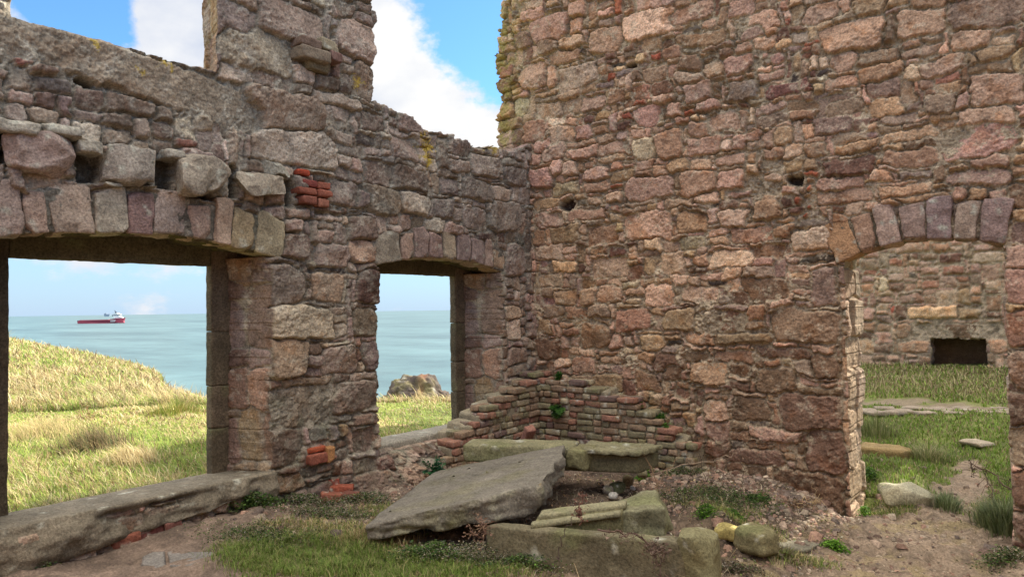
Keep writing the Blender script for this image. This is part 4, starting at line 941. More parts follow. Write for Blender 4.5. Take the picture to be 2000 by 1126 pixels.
# ------------------------------------------------------------------ ships
def ship():
    wl = onz(200, 631, SEA); D = (wl - EYE).dot(fw); ppm = FPX / D      # px per metre at the ship
    s = empty('supply_ship', wl, 'red hulled offshore supply ship with a white bridge, out on the sea', 'ship')
    # broadside: the ship runs along the picture's horizontal
    s.rotation_euler = (0, 0, math.atan2(rt0.y, rt0.x)); Lh = 89 / ppm / 2
    k = 1 / ppm
    def solid(name, outline, half, mat, taper=0.0):
        vs, n = [], len(outline)
        for sgn in (-1, 1):
            for (x, z) in outline:
                w_ = half * (1 - .85 * max(0, (x - .62 * Lh) / (.38 * Lh)) ** 1.6) * (1 - taper * (z > 4))
                vs.append((x, sgn * w_, z))
        f = [tuple(range(n))[::1], tuple(range(2 * n - 1, n - 1, -1))] + [(i, i + n, (i + 1) % n + n, (i + 1) % n) for i in range(n)]
        return link_mesh(name, vs, f, mat, s, smooth=False)
    red = mat_plain('ship_red', (.42, .06, .09), .5); wh = mat_plain('ship_white', (.82, .82, .80), .5); dk = mat_plain('ship_dark', (.05, .07, .10), .5); gl = mat_plain('ship_glass', (.16, .17, .20), .2); dr = mat_plain('ship_dark_red', (.20, .03, .06), .6)
    q = lambda x, z: (x * k, z * k)    # picture px -> metres
    solid('hull', [q(-44, -1), q(-45, 4.6), q(-41, 6.2), q(18, 6.6), q(19, 8.2), q(24, 8.4), q(30, 9.6), q(45, 10.4), q(42, 4), q(43, 1), q(40, -1)], 9, red)
    solid('waterline_band', [q(-42, -1.2), q(-43.5, 1.0), q(41.5, 1.0), q(40, -1.2)], 9.15, dr)
    solid('stern_fender', [q(-45.4, 3), q(-45.4, 6), q(-44, 6.4), q(-44, 1.2)], 8, dk)
    solid('deck_rail', [q(-41, 6.3), q(-41, 7.0), q(14, 7.4), q(14, 6.6)], 8.6, mat_plain('ship_pink_rail', (.55, .2, .2), .6))
    solid('foam', [q(-45, -.9), q(-44, .0), q(40, .1), q(44, -.2), q(46, -.9)], 10.2, wh)
    sup = solid('superstructure', [q(26, 9), q(25.5, 11), q(24, 12.5), q(23, 13), q(24, 15), q(33, 15), q(36, 13), q(41, 10.2), q(38, 9.6)], 7.5, wh, .1)
    w_ = solid('bridge_window', [q(24.5, 14.8), q(24.5, 16.6), q(33, 16.6), q(33.6, 14.8)], 7.2, gl, .2)
    solid('bridge', [q(18.5, 17.2), q(24, 16.4), q(36, 16.6), q(36.5, 17.6), q(31, 18.4), q(30, 19.6), q(25, 19.6), q(23, 18.2)], 7.2, wh, .2)
    solid('mast', [q(24.2, 19.4), q(25.5, 21.5), q(23.2, 25), q(24.2, 25), q(26.5, 22.5), q(28.2, 21), q(28.6, 19.6)], .8, dk)
    solid('crane', [q(20, 13), q(19.4, 16), q(21.4, 16), q(22.4, 13)], 1.5, dk)
    # lettering on the side of the hull
    yb = -9.4
    def stroke(x0, z0, x1, z1, t=1.05):
        a, b_ = np.array((x0, z0)), np.array((x1, z1)); d = (b_ - a) / np.linalg.norm(b_ - a); nn = np.array((-d[1], d[0])) * t / 2; a = a - d * t / 2; b_ = b_ + d * t / 2
        return [a - nn, b_ - nn, b_ + nn, a + nn]
    L_ = []
    for (ox, st) in ((20.2, [(0, 0, 0, 3), (0, 3, 1.6, 3), (1.6, 3, 2.2, 2.3), (2.2, 2.3, 2.2, .7), (2.2, .7, 1.6, 0), (1.6, 0, 0, 0)]),
                     (23.6, [(.3, 0, 2, 0), (2, 0, 2.4, .6), (2.4, .6, 2.4, 2.4), (2.4, 2.4, 2, 3), (2, 3, .4, 3), (.4, 3, 0, 2.4), (0, 2.4, 0, .6), (0, .6, .3, 0)]),
                     (27.4, [(0, 0, 0, 3), (0, 3, 2.3, 3), (0, 1.6, 1.8, 1.6)])):
        for (a, b1, c, d) in st: L_.append(stroke(ox + a, 3.0 + b1, ox + c, 3.0 + d, .62))
    vs, fs = [], []
    for i, qd in enumerate(L_):
        for y_ in (yb - .01 * i, yb + .5):
            for p in qd: vs.append((p[0] * k, y_, p[1] * k))
        o_ = len(vs) - 8; fs += [(o_, o_ + 1, o_ + 2, o_ + 3), (o_ + 7, o_ + 6, o_ + 5, o_ + 4)] + [(o_ + j, o_ + 4 + j, o_ + 4 + (j + 1) % 4, o_ + (j + 1) % 4) for j in range(4)]
    link_mesh('lettering', vs, fs, wh, s, smooth=False)
    # far ship on the horizon
    D2 = 9000.; c = EYE + ray(209, 613.2) * D2; kk = D2 / FPX
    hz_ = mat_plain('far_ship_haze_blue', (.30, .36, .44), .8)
    s2 = empty('far_ship', (c.x, c.y, SEA), 'faint grey ship on the horizon behind the red ship', 'ship'); s2.rotation_euler = s.rotation_euler
    base = 0
    def sol2(name, ol):
        n = len(ol); vs = [(x * kk, sg * kk, z * kk) for sg in (-1, 1) for x, z in ol]
        link_mesh(name, vs, [tuple(range(n)), tuple(range(2 * n - 1, n - 1, -1))] + [(i, i + n, (i + 1) % n + n, (i + 1) % n) for i in range(n)], hz_, s2, smooth=False)
    sol2('hull', [(-5, 0), (-5.5, 4.4), (6, 4.4), (5, 0)]); sol2('superstructure', [(-5, 4.4), (-5, 5.6), (-2, 5.8), (-2, 7), (-.5, 7), (-.5, 4.4)])
ship()
# ------------------------------------------------------------------ courtyard building beyond the doorway
YB = 18.0
PB = lambda u, v, n: np.stack([u, YB - n, v], 1)
f0, f1 = ony(1817, 690, YB), ony(1928, 690, YB); ft_ = ony(1870, 661, YB).z
def solid_back(u, v):
    s = np.minimum(np.minimum(u + 4.4, 4.6 - u), 10.6 + .2 * np.sin(u * 1.7) - v)  # unseen upper part raised to keep sun off the courtyard and floor
    s = np.minimum(s, np.maximum(np.maximum(1.42 - u, u - 1.88), 7.0 - v))  # unseen notch, added to let a narrow sunbeam reach the doorway jamb
    s = np.minimum(s, np.maximum(np.maximum(f0.x - u, u - f1.x), v - ft_))
    return s
def trb(txt, ox, oy, s):
    out = []
    for t in txt.split():
        cx, cy, w, h, c = t.split(','); cx, cy, w, h = [float(q) for q in (cx, cy, w, h)]
        f = lambda a, b: ony(ox + a / s, oy + b / s, YB); l, r_, t_, b_, m = f(cx - w / 2, cy), f(cx + w / 2, cy), f(cx, cy - h / 2), f(cx, cy + h / 2), f(cx, cy)
        out.append((m.x, m.z, abs(r_.x - l.x) / 2, abs(t_.z - b_.z) / 2, c))
    return out
fb_ = trb('''800,680,290,80,y 955,790,570,90,b 920,435,125,60,r2 905,365,140,70,d 850,305,120,55,r2 1130,360,190,70,w 660,305,170,60,p 450,450,100,30,r2 590,385,80,55,r2
700,390,60,35,o 595,530,85,55,b 790,520,110,45,r2 680,600,150,60,u 790,440,110,50,p 690,880,190,75,o 515,890,110,55,b 1180,880,110,80,o 1060,610,70,50,o 685,465,45,40,g 540,610,90,45,p''', 1550, 380, 2.962)
sb = pack(-5.4, 4.8, -.6, 11.2, fb_, 77, (.22, 1.0), (.12, .36), PAL_R)
def tint_b(U, V, c, h): return c * np.array([1.06, .98, .9], F32)
bv_, bf_, bc_ = grid_wall('b', PB, -5.3, 4.8, -.6, 11.2, .026, sb, 404, solid_back, .8, M_STONE, K=10, tint=tint_b, rnd=.06, gap=.012, rough=2.0)
back = link_mesh('courtyard_building', bv_, bf_, M_STONE, None, bc_, label='far stone building across the grass with a low fireplace opening, seen through the doorway', cat='ruined building')
piece('fireplace_back', [(f0.x - .1, 18.75, -.6), (f1.x + .1, 18.75, -.6), (f1.x + .1, 18.95, -.6), (f0.x - .1, 18.95, -.6), (f0.x - .1, 18.75, ft_ + .2), (f1.x + .1, 18.75, ft_ + .2), (f1.x + .1, 18.95, ft_ + .2), (f0.x - .1, 18.95, ft_ + .2)], (104, 84, 66), back, M_STONE, 600, sub=.05, r=.02, rough=.01)

# walls of the roofless room that stand behind the camera
def plain_wall(c8, seed, label):
    v, fc = rbox(c8, .09, .06, .03, 2.5, seed, .05, 1.2)
    link_mesh('ruined_wall', v, fc, M_STONE, None, stain(v, (150, 124, 108), seed, .3, .05, lich=.3, f=3), label=label, cat='ruined wall')
plain_wall([(-5.5, -3.2, -.3), (4.4, -3.2, -.3), (4.4, -2.6, -.3), (-5.5, -2.6, -.3), (-5.5, -3.2, 3.3), (4.4, -3.2, 3.9), (4.4, -2.6, 3.9), (-5.5, -2.6, 3.3)], 701, 'rubble wall standing behind the camera, closing the room')
plain_wall([(3.8, -2.6, -.3), (4.4, -2.6, -.3), (4.4, 7.5, -.5), (3.8, 7.5, -.5), (3.8, -2.6, 3.7), (4.4, -2.6, 3.7), (4.4, 7.5, 4.2), (3.8, 7.5, 4.2)], 702, 'rubble wall to the right of the camera, outside the picture')

# ------------------------------------------------------------------ blades, leaves, stems
def blades(x, y, z, h, w, az, lean, col):
    n = len(x); ca, sa = np.cos(az), np.sin(az); rg = rng
    px_, py_ = -sa * w / 2, ca * w / 2
    b0 = np.stack([x - px_, y - py_, z], 1); b1 = np.stack([x + px_, y + py_, z], 1)
    mx_, my_ = x + ca * lean * h * .35, y + sa * lean * h * .35; mz = z + h * .6
    m0 = np.stack([mx_ - px_ * .8, my_ - py_ * .8, mz], 1); m1 = np.stack([mx_ + px_ * .8, my_ + py_ * .8, mz], 1)
    t = np.stack([x + ca * lean * h, y + sa * lean * h, z + h * np.sqrt(np.clip(1 - (lean * .55) ** 2, .1, 1))], 1)
    V = np.stack([b0, b1, m0, m1, t], 1).reshape(-1, 3); i = np.arange(n)[:, None] * 5
    F = np.concatenate([i + [0, 1, 3], i + [0, 3, 2], i + [2, 3, 4]], 0)
    C = np.repeat(col, 5, axis=0)
    return V, F, C
GRN = [(132, 152, 62), (150, 168, 74), (112, 136, 54), (164, 172, 84)]; BRN = [(120, 104, 66), (98, 92, 52), (140, 112, 80)]; STR = [(200, 182, 130), (184, 162, 112), (208, 194, 150), (166, 144, 100)]
def pickc(n, cols, var=.18):
    c = np.array([lin(q) for q in cols])[rng.integers(0, len(cols), n)]; return (c * np.exp(rng.normal(0, var, n))[:, None]).astype(F32)
def field_grass():
    bag = Bag()
    def emit(n, thr, dr, hfun, strawp, wk=.0010, boost=1.0):
        th = rng.uniform(*thr, n); D = rng.uniform(*dr, n)
        dx = fw.x / math.cos(PITCH) * D + rt0.x * D * np.tan(th); dy = fw.y / math.cos(PITCH) * D + rt0.y * D * np.tan(th)
        ok = (dx < -5.75); x, y, D = dx[ok], dy[ok], D[ok]; n = len(x); z = gz_at(x, y)
        ok = z > -2.5; x, y, z, D = x[ok], y[ok], z[ok], D[ok]; n = len(x)
        pn = tl(1, x, y, 14.0) * .6 + tl(0, x, y, 3.0) * .6
        st = rng.random(n) < np.clip(strawp(x, y, D) + .30 * pn, .02, .96)
        col = np.where(st[:, None], pickc(n, STR), pickc(n, GRN, .15)); 
        col = np.where((rng.random(n) < .10 + .10 * (D > 13) + .30 * sstep(tl(0, x, y, 4.0), .5, 1.5))[:, None], pickc(n, BRN), col)
        h = hfun(x, y, D) * np.exp(rng.normal(0, .3, n)) * (1 + .35 * np.clip(pn, -1, 1.5)); az = rng.normal(R(200), .9, n)
        v, f, c = blades(x, y, z - .01, h, (wk * D + .002) * boost * rng.uniform(.7, 1.3, n), az, rng.uniform(.4, 1.4, n), col)
        bag.add(v, f, c)
    win1 = (_th(-90), _th(440)); win2 = (_th(700), _th(930))
    flat = lambda x, y, D: np.where(D > 9.7, .045, .085) + .0 * x
    emit(60000, win1, (5.8, 12.9), flat, lambda x, y, D: np.where(D > 10, .40, .30))
    emit(20000, win2, (7.0, 14.9), flat, lambda x, y, D: .30 + 0 * x)
    emit(26000, win1, (12.4, 15.5), lambda x, y, D: .17 + 0 * x, lambda x, y, D: .62 + 0 * x)
    emit(60000, win1, (13, 25), lambda x, y, D: .13 + 0 * x, lambda x, y, D: .46 + 0 * x, .0012)
    emit(7000, win2, (13.4, 15.0), lambda x, y, D: .12 + 0 * x, lambda x, y, D: .75 + 0 * x)
    return bag.link('field_grass', M_GRASS, kind='stuff')
field_grass()
def tussock(name, px, py, z, rad, hgt, n, cols, label, cat='grass tuft', lean=(.3, 1.2), w=.006, mat=None, az=None, group=None):
    p = onz(px, py, z) if z is not None else None
    q = rng.normal(0, rad * .45, (n, 2)); x, y = p.x + q[:, 0], p.y + q[:, 1]; zz = gz_at(x, y)
    r_ = np.sqrt((q ** 2).sum(1)) / rad; a = np.arctan2(q[:, 1], q[:, 0]) + rng.normal(0, .5, n)
    if az is not None: a = rng.normal(az, .6, n)
    h = hgt * np.exp(rng.normal(0, .22, n)) * np.clip(1.15 - r_ * .5, .3, 1.2)
    v, f, c = blades(x, y, zz - .01, h, w * rng.uniform(.7, 1.4, n), a, rng.uniform(*lean, n), pickc(n, cols, .22))
    loc = np.array((p.x, p.y, float(gz_at(p.x, p.y)[0])), F32)
    o = link_mesh(name, v - loc, f, mat or M_GRASS, None, c, label=label, cat=cat, group=group); o.location = loc; return o
tussock('grass_tussock', 190, 888, 0, .42, .26, 900, [(120, 100, 70), (96, 84, 50), (150, 130, 84), (80, 88, 40)], 'dark wind-blown tussock in the middle of the sunlit field', az=R(200))
tussock('grass_tussock', 262, 915, 0, .35, .20, 700, STR, 'pale straw tussock below the dark one in the sunlit field', az=R(200))
tussock('grass_tussock', 90, 860, 0, .6, .25, 900, [(196, 176, 126), (184, 164, 112), (150, 148, 84)], 'rusty straw tussock at the left of the sunlit field', az=R(190))
tussock('grass_tussock', 345, 812, 0, .5, .2, 700, [(110, 128, 50), (140, 146, 66), (190, 170, 110)], 'tall green and straw tussock at the foot of the knoll, by the window edge')

def fern(name, ctr, rad, n, label, cols=[(58, 96, 34), (74, 116, 42), (48, 82, 34)], nrm=(0, 0, 1), leaf=.016, cat='plant', droop=.5, spread=1.0, group=None):
    """fronds of small paired leaflets springing from one root"""
    bag = Bag(); N0 = Vector(nrm).normalized(); T1 = N0.orthogonal().normalized(); T2 = N0.cross(T1)
    V, F, C = [], [], []
    for k in range(n):
        a = rng.uniform(0, 6.283); e = rng.uniform(.25, 1.0) * spread; d = (T1 * math.cos(a) + T2 * math.sin(a)) * e + N0 * rng.uniform(.35, 1.0); d.normalize()
        L = rad * rng.uniform(.55, 1.15); st = 9; pos = Vector((0, 0, 0)); dd = d.copy(); sidev = d.cross(Vector((0, 0, 1)))
        if sidev.length < .1: sidev = T1
        sidev.normalize(); cb = pickc(1, cols, .22)[0]
        for s in range(st):
            pos = pos + dd * (L / st); dd = (dd + Vector((0, 0, -droop / st))).normalized(); t = (s + 1) / st
            ll = leaf * (1.5 * math.sin(math.pi * min(1, t * .85 + .12)) + .3)
            for sg in (-1, 1):
                sd = (sidev * sg + dd * .5 + Vector(rng.normal(0, .18, 3))).normalized(); nn = dd
                p0 = pos; p1 = pos + sd * ll + nn * ll * .35; p2 = pos + sd * ll * 1.7; p3 = pos + sd * ll - nn * ll * .3
                i = len(V); V += [p0, p1, p2, p3]; F.append((i, i + 1, i + 2)); F.append((i, i + 2, i + 3)); C += [cb * rng.uniform(.8, 1.25)] * 4
    o = link_mesh(name, np.array([tuple(q) for q in V]), np.array(F), M_LEAF, None, np.array(C), label=label, cat=cat, group=group, smooth=False); o.location = ctr; return o
fern('fern', (ony(1092, 795, 6.62)), .13, 46, 'round dark fern growing out of the middle of the old brickwork', nrm=(0, -1, -.1), droop=1.2)
fern('fern', (ony(1246, 792, 6.80)), .10, 34, 'small fern above the stepped end of the old brickwork', nrm=(-.1, -.8, .5))
fern('fern', (ony(1290, 828, 6.78)), .15, 60, 'broad bright fern on the right-hand step of the old brickwork', nrm=(.1, -.8, .6), cols=[(70, 118, 40), (90, 134, 50), (56, 92, 36)])
fern('fern', (ony(1205, 785, 6.70)), .06, 20, 'tiny fern in a joint near the middle of the stepped brickwork', nrm=(0, -1, .3), leaf=.012)
fern('fern', (ony(1092, 738, 6.74)), .08, 26, 'tuft of green on the top course in the corner', nrm=(0, -.6, .8), leaf=.012)
fern('fern', onx(843, 918, -4.62), .15, 18, 'dark green leaves growing at the foot of the bank below the small window', nrm=(.7, -.2, .7), cols=[(40, 96, 54), (52, 110, 60)], leaf=.022)
def weed(name, px, py, z, rad, hgt, n, label, cols, leaf=.012, white=0.0, cat='weeds', group=None):
    """low mass of small leaves on short stems; white: share of pale dry seed heads"""
    p = onz(px, py, z); V, F, C = [], [], []
    q = rng.normal(0, .42, (n, 2)) * np.array(rad if isinstance(rad, tuple) else (rad, rad)); a0 = YAW
    X_ = q[:, 0] * math.cos(a0) - q[:, 1] * math.sin(a0) + p.x; Y_ = q[:, 0] * math.sin(a0) + q[:, 1] * math.cos(a0) + p.y
    Z_ = gz_at(X_, Y_); loc = np.array((p.x, p.y, float(gz_at(p.x, p.y)[0])))
    cc = pickc(n, cols, .3); wc = pickc(n, [(196, 190, 176), (170, 162, 146), (150, 136, 118)], .15)
    for k in range(n):
        h = hgt * rng.uniform(.1, 1.0) * max(.25, 1.1 - .5 * np.hypot(q[k, 0], q[k, 1]) / (max(rad) if isinstance(rad, tuple) else rad)); pos = np.array((X_[k], Y_[k], Z_[k] + h)) - loc
        w_ = rng.random() < white; s = leaf * rng.uniform(.5, 1.3) * (.55 if w_ else 1)
        a, b_ = rng.normal(0, 1, 3), rng.normal(0, 1, 3); a /= np.linalg.norm(a); b_ = b_ - a * a.dot(b_); b_ /= np.linalg.norm(b_); a[2] *= .6; b_[2] *= .6
        i = len(V); V += [pos - a * s, pos - b_ * s * .6, pos + a * s, pos + b_ * s * .6]; F.append((i, i + 1, i + 2)); F.append((i, i + 2, i + 3)); C += [wc[k] if w_ else cc[k]] * 4
    o = link_mesh(name, np.array(V), np.array(F), M_LEAF, None, np.array(C), label=label, cat=cat, group=group, smooth=False); o.location = loc; return o
G1 = [(64, 92, 38), (82, 110, 46), (52, 74, 36), (96, 112, 58)]; G2 = [(96, 98, 66), (120, 112, 84), (70, 84, 44), (140, 128, 100)]; GB = [(96, 140, 40), (120, 160, 52), (74, 118, 36)]
weed('weed_clump', 478, 1003, .09, (.24, .16), .14, 3800, 'dense dark green weeds at the right end of the big sill', G1, .013, .03)
weed('weed_clump', 590, 990, .06, (.34, .14), .09, 3000, 'green weeds flecked with pale seed heads at the foot of the pier', G2 + G1, .010, .35)
weed('weed_clump', 712, 985, .05, (.30, .16), .10, 2600, 'straggly grey green weeds between the pier and the largest slab', G2 + G1, .010, .35)
weed('weed_clump', 790, 935, .08, (.25, .14), .09, 1500, 'small green weeds under the sill of the small window', G1 + G2, .010, .2)
weed('weed_clump', 930, 1098, .02, (.45, .14), .11, 4200, 'weeds with many dry white seed heads in front of the longest beam', G2, .009, .5)
weed('weed_clump', 850, 1092, .04, (.30, .12), .10, 2400, 'greener weeds below the broken edge of the largest slab', G1, .011, .12)
weed('weed_clump', 1150, 1118, .0, (.35, .08), .06, 2200, 'dry whitish litter of weeds along the foot of the longest beam', G2, .008, .6)
weed('weed_clump', 1378, 1008, .0, (.10, .08), .08, 900, 'bright mossy green clump behind the raised block', GB + G1, .010)
weed('weed_clump', 1440, 1004, -.05, (.10, .07), .07, 900, 'bright mossy green clump behind the squat mossy stone', GB + G1, .010)
weed('weed_clump', 1256, 918, .10, (.06, .05), .12, 220, 'light green leafy plant at the end of the dark lintel', GB, .020)
weed('weed_clump', 1478, 966, -.02, (.14, .10), .07, 700, 'low green weeds on the rubble at the foot of the right wall', G1, .013)
weed('weed_clump', 1340, 965, .05, (.25, .12), .05, 1000, 'patchy weeds and dry leaves on the rubble behind the moulded beam', G2, .010, .25)
weed('weed_clump', 1560, 985, -.1, (.20, .1), .05, 700, 'dry brown litter behind the flat slab', [(118, 88, 66), (96, 74, 54), (140, 116, 84)], .010, .2)
weed('weed_clump', 1420, 1044, -.10, (.04, .04), .06, 200, 'lit green leaves beside the squat mossy stone', [(140, 190, 60), (120, 170, 50)], .012)
weed('weed_clump', 1632, 1070, -.27, (.12, .06), .06, 700, 'bright green moss at the lower edge of the flat slab', GB, .011)
weed('weed_clump', 1688, 1012, -.29, (.05, .08), .09, 420, 'upright green clump at the foot of the doorway jamb', GB, .011)
weed('weed_clump', 1700, 965, -.25, (.09, .10), .10, 700, 'bright green clump growing on the bank just outside the doorway', GB + G1, .012)
weed('weed_clump', 60, 1112, .1, (.14, .08), .06, 700, 'small dark weeds in the bottom left corner', G1, .010, .1)
weed('weed_clump', 1965, 1105, -.34, (.22, .10), .10, 1500, 'grey green weeds in the bottom right corner', G1 + G2, .012, .15)
# floor grass and courtyard grass: ground cover
def scatter_px(n, poly_fn, box, z=0.0):
    px_ = rng.uniform(box[0], box[2], n * 1); py_ = rng.uniform(box[1], box[3], n * 1)
    out = []
    for a, b_ in zip(px_, py_):
        if poly_fn(a, b_): q = onz(a, b_, z); out.append((q.x, q.y))
    return np.array(out)
def ground_cover():
    bag = Bag()
    def cover(pts, hgt, cols, w=.0035, lean=(.3, 1.2), az=None):
        x, y = pts[:, 0], pts[:, 1]; n = len(x)
        v, f, c = blades(x, y, gz_at(x, y) - .004, hgt * np.exp(rng.normal(0, .35, n)), w * rng.uniform(.7, 1.3, n), rng.uniform(0, 6.283, n) if az is None else rng.normal(az, .8, n), rng.uniform(*lean, n), pickc(n, cols, .2)); bag.add(v, f, c)
    c1 = onz(600, 1085, .06); c2 = onz(800, 1110, .04)
    def blobpts(c, rx, ry, n):
        r_ = np.sqrt(rng.random(n)) * (1 + .15 * rng.normal(0, 1, n)); a = rng.uniform(0, 6.283, n)
        return np.stack([c.x + math.cos(YAW) * r_ * np.cos(a) * rx - math.sin(YAW) * r_ * np.sin(a) * ry, c.y + math.sin(YAW) * r_ * np.cos(a) * rx + math.cos(YAW) * r_ * np.sin(a) * ry], 1)
    FG = [(110, 134, 56), (130, 150, 68), (94, 114, 50), (160, 150, 102)]
    cover(blobpts(c1, .55, .40, 20000), .035, FG); cover(blobpts(c2, .75, .26, 14000), .035, FG)
    cover(blobpts(onz(660, 1040, .06), .55, .22, 4500), .035, FG + STR)
    cover(blobpts(onz(745, 1060, .05), .25, .15, 1800), .05, [(170, 150, 110), (146, 124, 88)])
    for (a_, b_, z_, rx_, ry_, n_b) in [(1560, 1098, -.22, .28, .16, 1500), (1450, 1010, -.05, .35, .12, 1400), (1950, 1010, -.3, .2, .3, 1500), (1400, 975, .02, .4, .2, 1500), (760, 1000, .06, .3, .15, 1500), (1240, 1120, -.02, .4, .1, 1400), (1740, 1000, -.28, .25, .12, 1500)]:
        cover(blobpts(onz(a_, b_, z_), rx_, ry_, n_b), .035, FG + STR[:1])
    # the courtyard, thin along the path
    x = rng.uniform(-4.6, .9, 120000); y = 7.5 + (rng.random(120000) ** 1.5) * 10.4
    keep = path_mask(x, y) + .3 * tl(1, x, y, 3.0) + .15 * rng.normal(0, 1, len(x)) < .02
    keep &= np.abs(y - 13.0 + .18 * tl(1, x, y, 6.0)) > .42
    keep &= rng.random(len(x)) < np.clip(.75 + .3 * tl(0, x, y, 2.5), .1, 1)
    x, y = x[keep], y[keep]; n = len(x); far = sstep(y, 13, 14.5)
    col = np.where((rng.random(n) < .26 + .40 * far)[:, None], pickc(n, [(160, 142, 106), (132, 116, 86), (176, 164, 122)]), pickc(n, [(126, 152, 62), (140, 162, 72), (110, 134, 56)]))
    h = np.where(y < 8.6, .05, .045) * (1 + .9 * far * np.clip(.6 + .5 * tl(0, x, y, 3.0), 0, 1.5)) * np.exp(rng.normal(0, .3, n))
    v, f, c = blades(x, y, gz_at(x, y) - .005, h, .0011 * y * rng.uniform(.7, 1.3, n), rng.uniform(0, 6.283, n), rng.uniform(.2, 1.0, n), col); bag.add(v, f, c)
    n = 3200; x = rng.uniform(-4.6, -1.6, n); y = rng.uniform(3.3, 6.8, n); k = rng.random(n) < np.clip(.35 + .5 * tl(1, x, y, 2.6, .2, .7), .03, 1); x, y = x[k], y[k]; n = len(x)
    v, f, c = blades(x, y, gz_at(x, y), .07 * np.exp(rng.normal(0, .45, n)), rng.uniform(.0015, .004, n), rng.uniform(0, 6.283, n), rng.uniform(1.0, 1.75, n), pickc(n, [(186, 162, 124), (150, 122, 92), (112, 90, 70), (200, 186, 156)], .2)); bag.add(v, f, c)
    bag.link('ground_grass', M_GRASS, kind='stuff')
ground_cover()
weed('weed_clump', 520, 1055, .07, (.50, .22), .05, 4200, 'low mixed weeds spreading over the floor left of the grass patch', G1 + G2, .009, .15)
weed('weed_clump', 640, 1012, .06, (.45, .12), .07, 3600, 'grey flecked weeds spreading from the pier towards the largest slab', G2 + G1, .009, .35)
weed('weed_clump', 1080, 1112, .0, (.50, .10), .09, 3600, 'green weeds at the bottom edge, in front of the dry whitish litter', G1, .010, .12)
weed('weed_clump', 1400, 960, .03, (.55, .25), .05, 7000, 'thin low green weeds over the rubble between the beams and the right wall', G1 + G2, .010, .12)
weed('weed_clump', 1330, 918, .05, (.35, .12), .05, 1400, 'weeds along the foot of the right wall beside the brickwork', G1 + G2, .010, .1)
weed('weed_clump', 1440, 1100, -.1, (.22, .10), .05, 1200, 'dark dead weeds on the ground right of the raised block', [(84, 70, 58), (104, 90, 72), (80, 92, 52)], .010, .25)
tussock('grass_tuft', 1812, 905, -.2, .22, .20, 500, [(150, 148, 104), (120, 130, 76), (176, 166, 124)], 'pale spiky grass tuft beside the path beyond the doorway')
tussock('grass_tuft', 1712, 850, -.1, .3, .26, 420, [(150, 148, 104), (110, 120, 66)], 'thin tall grass by the jamb just outside the doorway', lean=(.1, .7))
tussock('bushy_plant', 1962, 1045, -.33, .20, .22, 1500, [(128, 138, 96), (108, 122, 76), (150, 156, 116)], 'grey green bushy plant at the foot of the right jamb', cat='plant', lean=(.2, .8))
tussock('bushy_plant', 1850, 985, -.2, .12, .15, 500, [(128, 138, 96), (108, 122, 76), (150, 156, 116)], 'small grey green bush beside the lichened rock', cat='plant', lean=(.2, .8))
tussock('grass_tuft', 1530, 1100, -.22, .12, .06, 240, [(96, 88, 66), (120, 112, 80)], 'dry brown tuft on the earth below the flat slab')
boulder(1726, 893, -.17, .62, .32, .17, (150, 128, 88), 'long low ochre boulder beside the jamb beyond the doorway', 'boulder', 91, R(-5), .15, .3, .10, name='boulder', sink=.2)
boulder(1765, 978, -.22, .42, .32, .24, (168, 160, 132), 'pale lichened rock in the bank left of the path', 'boulder', 92, R(30), .30, .4, .2, lich=.5, sink=.25)
# worn paving line across the courtyard
for k in range(16):
    px = 1690 + k * 19; p = onz(px, 803 + 5 * math.sin(k * 2.3), .01)
    boulder(px, 803 + 5 * math.sin(k * 2.3), .01, .26 + .1 * math.sin(k * 3.1), .28, .06, (150, 136, 118), 'flat pale stone, one of a worn line across the grass beyond the doorway', 'paving stone', 100 + k, k * .9, .05, .2, .05, group='worn paving line across the courtyard', sub=.03, sink=.38)
for k, (x, y, l) in enumerate([(1932, 848, 'pale flat stone showing in the grass right of the path'), (1908, 868, 'small flat stone in the grass just above the head of the path')]): boulder(x, y, -.09, .3, .25, .06, (170, 156, 134), l, 'paving stone', 120 + k, k, .05, .35, .1, sub=.03)

